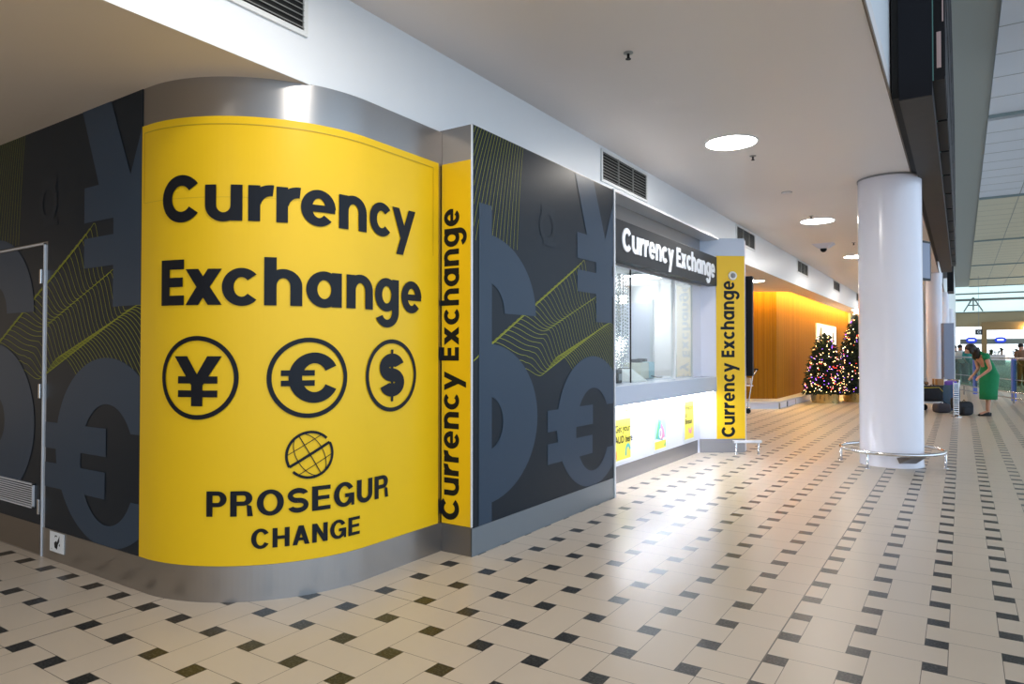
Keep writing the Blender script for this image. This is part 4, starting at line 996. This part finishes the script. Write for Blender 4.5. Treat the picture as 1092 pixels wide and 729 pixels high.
# ================================================================== HALL: RAILING, PEOPLE, FAR WALL
A = Vector((.10, 28.6)); B = Vector((1.95, 21.9)); dAB = (B - A).normalized()
rl = empty('balustrade', (.38, 27.6, 0)); tag(rl, 'long glass balustrade with blue posts and steel handrail', 'balustrade')
def along(t_, z): return (A.x + dAB.x * t_, A.y + dAB.y * t_, z)
LAB = (B - A).length
MB().tube([along(-2, 1.22), along(LAB, 1.22)], .03, 8).build('handrail', M['chrome'], rl)
MB().tube([along(-2, .60), along(LAB, .60)], .015, 8).build('middle_rail', M['chrome'], rl)
nr = (-dAB.y, dAB.x)
def gp(t0, t1, z0, z1, th, off=0):
    return MB().prism([(A.x + dAB.x * t0 + nr[0] * (off - th), A.y + dAB.y * t0 + nr[1] * (off - th)), (A.x + dAB.x * t1 + nr[0] * (off - th), A.y + dAB.y * t1 + nr[1] * (off - th)), (A.x + dAB.x * t1 + nr[0] * (off + th), A.y + dAB.y * t1 + nr[1] * (off + th)), (A.x + dAB.x * t0 + nr[0] * (off + th), A.y + dAB.y * t0 + nr[1] * (off + th))], z0, z1)
for t0, t1 in ((-2, 1.0), (1.1, 4.3), (4.4, LAB)): gp(t0, t1, .25, 1.16, .006).build('glass_panel', M['glass_green'], rl)
for t_ in (1.05, 4.36, -1.9): gp(t_ - .05, t_ + .05, 0, 1.2, .05).build('post', M['blue_post'], rl)
recentre(rl)
lr = empty('kick_rail', along(2, 0)); tag(lr, 'low double steel trolley rail in front of glass balustrade', 'rail')
for z in (.14, .30): MB().tube([along(-1, z)[:2] + (z,), along(LAB, z)[:2] + (z,)], .02, 8).build('tube', M['chrome'], lr)
for o in lr.children: o.data.transform(Matrix.Translation((-.35 * 1, -.35, 0)))
for t_ in (-.5, 1.2, 3.0, 4.0, 5.4): p_ = along(t_, 0); MB().tube([(p_[0] - .35, p_[1] - .35, 0), (p_[0] - .35, p_[1] - .35, .30)], .018, 8).build('leg', M['steel_warm'], lr)
recentre(lr)

def stander(px, d, label, top, trouser, hair, bag=False):
    o = empty('person', vloc(px, d), ang); tag(o, label, 'person')
    J = {'pelvis': ((0, 0, .95), .13), 'waist': ((0, 0, 1.10), .12), 'chest': ((0, 0, 1.32), .145), 'neck': ((0, 0, 1.48), .055), 'head': ((-.02, 0, 1.60), .09), 'crown': ((-.02, 0, 1.68), .075)}
    E2 = [('pelvis', 'waist'), ('waist', 'chest'), ('chest', 'neck'), ('neck', 'head'), ('head', 'crown')]
    for s_, sx in (('l', -1), ('r', 1)):
        J.update({'h' + s_: ((.10 * sx, 0, .88), .09), 'k' + s_: ((.11 * sx, -.02, .50), .06), 'a' + s_: ((.11 * sx, .02, .09), .042), 't' + s_: ((.12 * sx, -.13, .04), .035), 's' + s_: ((.19 * sx, 0, 1.40), .06), 'e' + s_: ((.24 * sx, 0, 1.12), .045), 'w' + s_: ((.20 * sx, -.14, .95), .03), 'p' + s_: ((.19 * sx, -.20, .92), .03)})
        E2 += [('pelvis', 'h' + s_), ('h' + s_, 'k' + s_), ('k' + s_, 'a' + s_), ('a' + s_, 't' + s_), ('chest', 's' + s_), ('s' + s_, 'e' + s_), ('e' + s_, 'w' + s_), ('w' + s_, 'p' + s_)]
    skin_mesh('body', J, E2, M['skin'], o, 1)
    loft(MB(), [((0, 0, .90), .17, .13, 0), ((0, 0, 1.1), .165, .14, 0), ((0, 0, 1.32), .20, .155, 0), ((0, 0, 1.44), .20, .11, 0), ((0, 0, 1.49), .08, .07, 0)], 18).build('shirt', M[top], o)
    for sx in (-1, 1):
        loft(MB(), [((.11 * sx, .02, .08), .06, .07, 0), ((.11 * sx, -.02, .50), .078, .085, 0), ((.095 * sx, 0, .92), .105, .125, 0)], 14).build('trouser_leg', M[trouser], o)
        MB().tube([(.19 * sx, 0, 1.41), (.235 * sx, 0, 1.2), (.24 * sx, 0, 1.1)], [.07, .058, .052], 10).build('sleeve', M[top], o)
    MB().ball((-.02, .02, 1.66), .10, 14, 10, (1, 1.05, 1.0)).build('hair', M[hair], o)
    return o
stander(1024.5, 31, 'person in white shirt with dark hair behind balustrade, left', 'paper', 'grey', 'hair')
stander(1018.5, 34, 'dark-clothed person half hidden by the blue-grey panel', 'black', 'black', 'hair')
stander(1033, 30.5, 'person in teal top standing behind the bending woman', 'teal', 'grey', 'hair')
stander(1089.5, 27.0, 'person in brown clothes behind balustrade at right edge', 'brown', 'brown', 'hair')

# hall ceiling: plain strip and stepped acoustic panels
struct(MB().box(-.5, .79, -4, 95, 9.0, 9.2).build('ceiling', M['olive_soffit']))
struct(MB().box(.79, 16, -4, 95, 9.35, 9.5).build('ceiling', M['olive_soffit']))
ys_ = [-4, 10.2, 26.8, 40.7, 56.0, 71.5, 84.5, 94.0]
pan_names = ['first acoustic ceiling panel bay over the hall, nearest', 'second acoustic ceiling panel bay over the hall', 'third acoustic ceiling panel bay over the hall', 'fourth acoustic ceiling panel bay over the hall', 'fifth acoustic ceiling panel bay over the hall', 'sixth acoustic ceiling panel bay over the hall', 'seventh acoustic ceiling panel bay, next to far wall']
M['hall_warm_lit'] = mat('hall_panel_warm_lit', (.56, .50, .36), .55)  # warm light on the far bays, mixed into the panel colour
for i, (a, b) in enumerate(zip(ys_[:-1], ys_[1:])):
    m_ = M['hall_panel'] if i < 3 else M['hall_warm_lit']
    o = empty('acoustic_panel', (4, (a + b) / 2, 8.95)); tag(o, pan_names[i], 'ceiling panel', 'acoustic panels of the hall ceiling')
    MB().box(-3.2, 9, -(b - a) / 2 + .35, (b - a) / 2 - .35, 0, .12).build('board', m_, o)
    sm = MB()
    for k in range(1, 9): y = -(b - a) / 2 + .35 + k * (b - a - .7) / 9; sm.box(-3.2, 9, y - .02, y + .02, -.004, .002)
    for x in (-1.6, 0, 1.6, 3.2): sm.box(x - .02, x + .02, -(b - a) / 2 + .35, (b - a) / 2 - .35, -.004, .002)
    sm.build('joint_strips', M['olive_soffit'], o)
    MB().box(-3.2, 9, (b - a) / 2 - .36, (b - a) / 2 - .30, -.10, .12).build('edge_beam', M['tile_grey'], o)
# far wall
struct(MB().box(-.5, 16, 95, 95.4, 4.38, 6.0).build('wall_far_hall', M['tan']))
struct(MB().box(-.5, 16, 95, 95.1, 6.0, 9.2).build('window_2', M['cleglass']))
struct(MB().box(-.5, 16, 94.8, 95, 7.35, 7.6).box(-.5, 16, 94.8, 95, 8.1, 8.25).box(-.5, 16, 94.7, 95, 5.98, 6.08).box(6.2, 6.5, 94.6, 95, 6, 9.2).build('trim_5', M['tile_grey']))
tr = empty('roof_truss', (1.2, 94, 6.1)); tag(tr, 'dark triangular roof truss in front of high far windows', 'truss')
for a, b in (((-.9, 0, 0), (0, 0, 1.6)), ((.9, 0, 0), (0, 0, 1.6)), ((-.5, 0, .7), (.5, 0, .7)), ((0, 0, .1), (0, 0, 1.6))): MB().tube([a, b], .08, 6).build('strut', M['tile_grey'], tr)
pt = empty('portal_frame', (3, 94, 0)); tag(pt, 'bronze portal frame of the far hall opening', 'portal')
MB().box(-1.05, -.55, 0, .5, 0, 4.85).build('post', M['tan_dark'], pt); MB().box(-.55, 12, 0, .5, 3.95, 4.85).build('lintel', M['tan_dark'], pt)
for k in range(2): tag(MB().ball((6.0 + k * 3.2, 93.6, 4.05), .22, 12, 8).build('spot_lamp', mat('spot_glow', (1, .8, .5), .5, emit=(1, .70, .30), estr=40)), ['glaring warm spot lamp on bronze lintel at right edge', 'warm spot lamp on bronze lintel farther right'][k], 'lamp')
struct(MB().box(-6, 22, 124, 124.2, -.1, 9).build('window_3', M['skyglass']))
# check-in signs on a grey band
sb = empty('check_in_band', (3.5, 99.5, 2.75)); tag(sb, 'long grey band above the check-in desks', 'band'); MB().box(-3.6, 9, 0, .3, -.3, .3).build('beam', M['tile_grey'], sb); MB().box(-3.6, 9, .0, .25, -.34, -.3).build('lower_edge', M['paper'], sb)
for k, (x, lb) in enumerate([(1.05, 'left'), (3.9, 'middle'), (7.0, 'right')]):
    o = empty('check_in_sign', (x, 99.4, 2.9)); tag(o, f'{lb}most blue oval check-in sign with white text bar' if lb != 'middle' else 'middle blue oval check-in sign with white text bar', 'sign', 'blue check-in signs')
    mb = MB(); ng = 28; q = [(.55 * math.copysign(abs(math.cos(2 * PI * i / ng)) ** .7, math.cos(2 * PI * i / ng)), .34 * math.copysign(abs(math.sin(2 * PI * i / ng)) ** .8, math.sin(2 * PI * i / ng))) for i in range(ng)]
    mb.add([(a, -.1, b) for a, b in q] + [(a, .1, b) for a, b in q], [tuple(range(ng)), tuple(range(2 * ng - 1, ng - 1, -1))] + [(i, ng + i, ng + (i + 1) % ng, (i + 1) % ng) for i in range(ng)])
    pn_ = mb.build('panel', M['sign_blue'], o); MB().box(-.32, .32, -.12, -.1, -.09, .10).build('text_bar', mat('sign_white', (.9, .9, .95), .4, emit=(.9, .92, 1), estr=.6), pn_)
bs_ = empty('pictogram_sign', vloc(1044, 67, 3.15), 0); tag(bs_, 'small black pictogram sign hanging left of bronze portal', 'sign'); bs_.rotation_euler = (0, 0, ang)
MB().box(-.32, .32, -.05, .05, -.0, .52).build('panel', M['black'], bs_); sheet(arc(-.06, .26, .13, .13, 40, 320, .05, .05) + rect(.06, .14, .16, .36), lambda u, z, h: (u, -.05 - h, z), .004, 'pictogram', M['paper'], bs_)
MB().box(-.012, .012, -.01, .01, .52, 5.785).build('hanger', M['grey'], bs_)
# desks and queue in the far hall, palms outside
for k, x in enumerate((0.6, 3.3, 6.2)):
    o = empty('check_in_desk', (x, 98, 0)); tag(o, ['leftmost white check-in desk under blue sign', 'middle white check-in desk under blue sign', 'rightmost white check-in desk under blue sign'][k], 'desk')
    MB().box(-1, 1, 0, .7, 0, 1.1).build('body', M['lavender'], o); MB().box(-1.05, 1.05, -.05, .75, 1.1, 1.15).build('desktop', M['grey'], o)
def palm(x, y, h, s, label, seed):
    R_ = random.Random(seed); o = empty('palm_tree', (x, y, 0)); tag(o, label, 'tree')
    MB().lathe([(.16 * s, 0), (.10 * s, h)], (0, 0, 0), 8).build('trunk', M['brown'], o)
    f = MB()
    for k in range(26):
        a = R_.random() * 2 * PI; e_ = R_.uniform(-.3, 1.1); pts_ = []
        for t_ in (0, .35, .7, 1): pts_.append(Vector((math.cos(a) * math.cos(e_) * t_ * s, math.sin(a) * math.cos(e_) * t_ * s, h + math.sin(e_) * t_ * s - .5 * t_ * t_ * s)))
        sd = Vector((-math.sin(a), math.cos(a), 0)) * .12 * s
        f.add([p + sd * (1 - i / 4) for i, p in enumerate(pts_)] + [p - sd * (1 - i / 4) for i, p in enumerate(pts_)], [(i, i + 1, i + 5, i + 4) for i in range(3)])
    f.build('fronds', M['tree_green'], o)
palm(3.35, 112, 1.5, 1.1, 'dark bushy palm outside glass, left of the hall view', 1)
palm(4.6, 114, 1.7, 1.0, 'slim palm outside the glass, second from the left', 2)
palm(6.2, 113, 1.6, .9, 'palm outside the glass, between two blue signs', 3)
palm(8.1, 112, 1.9, 1.2, 'palm outside the glass near the right edge', 4)
hb = MB(); rr = random.Random(9)
for i in range(500):
    p = Vector((rr.uniform(5.8, 11), rr.uniform(108, 110), rr.uniform(.2, 1.5))); d = Vector((rr.uniform(-1, 1), rr.uniform(-1, 1), rr.uniform(-.2, 1))) * .35; s_ = Vector((d.y, -d.x, .1)) * .6; hb.add([p, p + d + s_, p + d * 1.3, p + d - s_], [(0, 1, 2, 3)])
tag(hb.build('hedge', M['tree_green']), 'low dark hedge seen through the far glass at right', 'hedge')
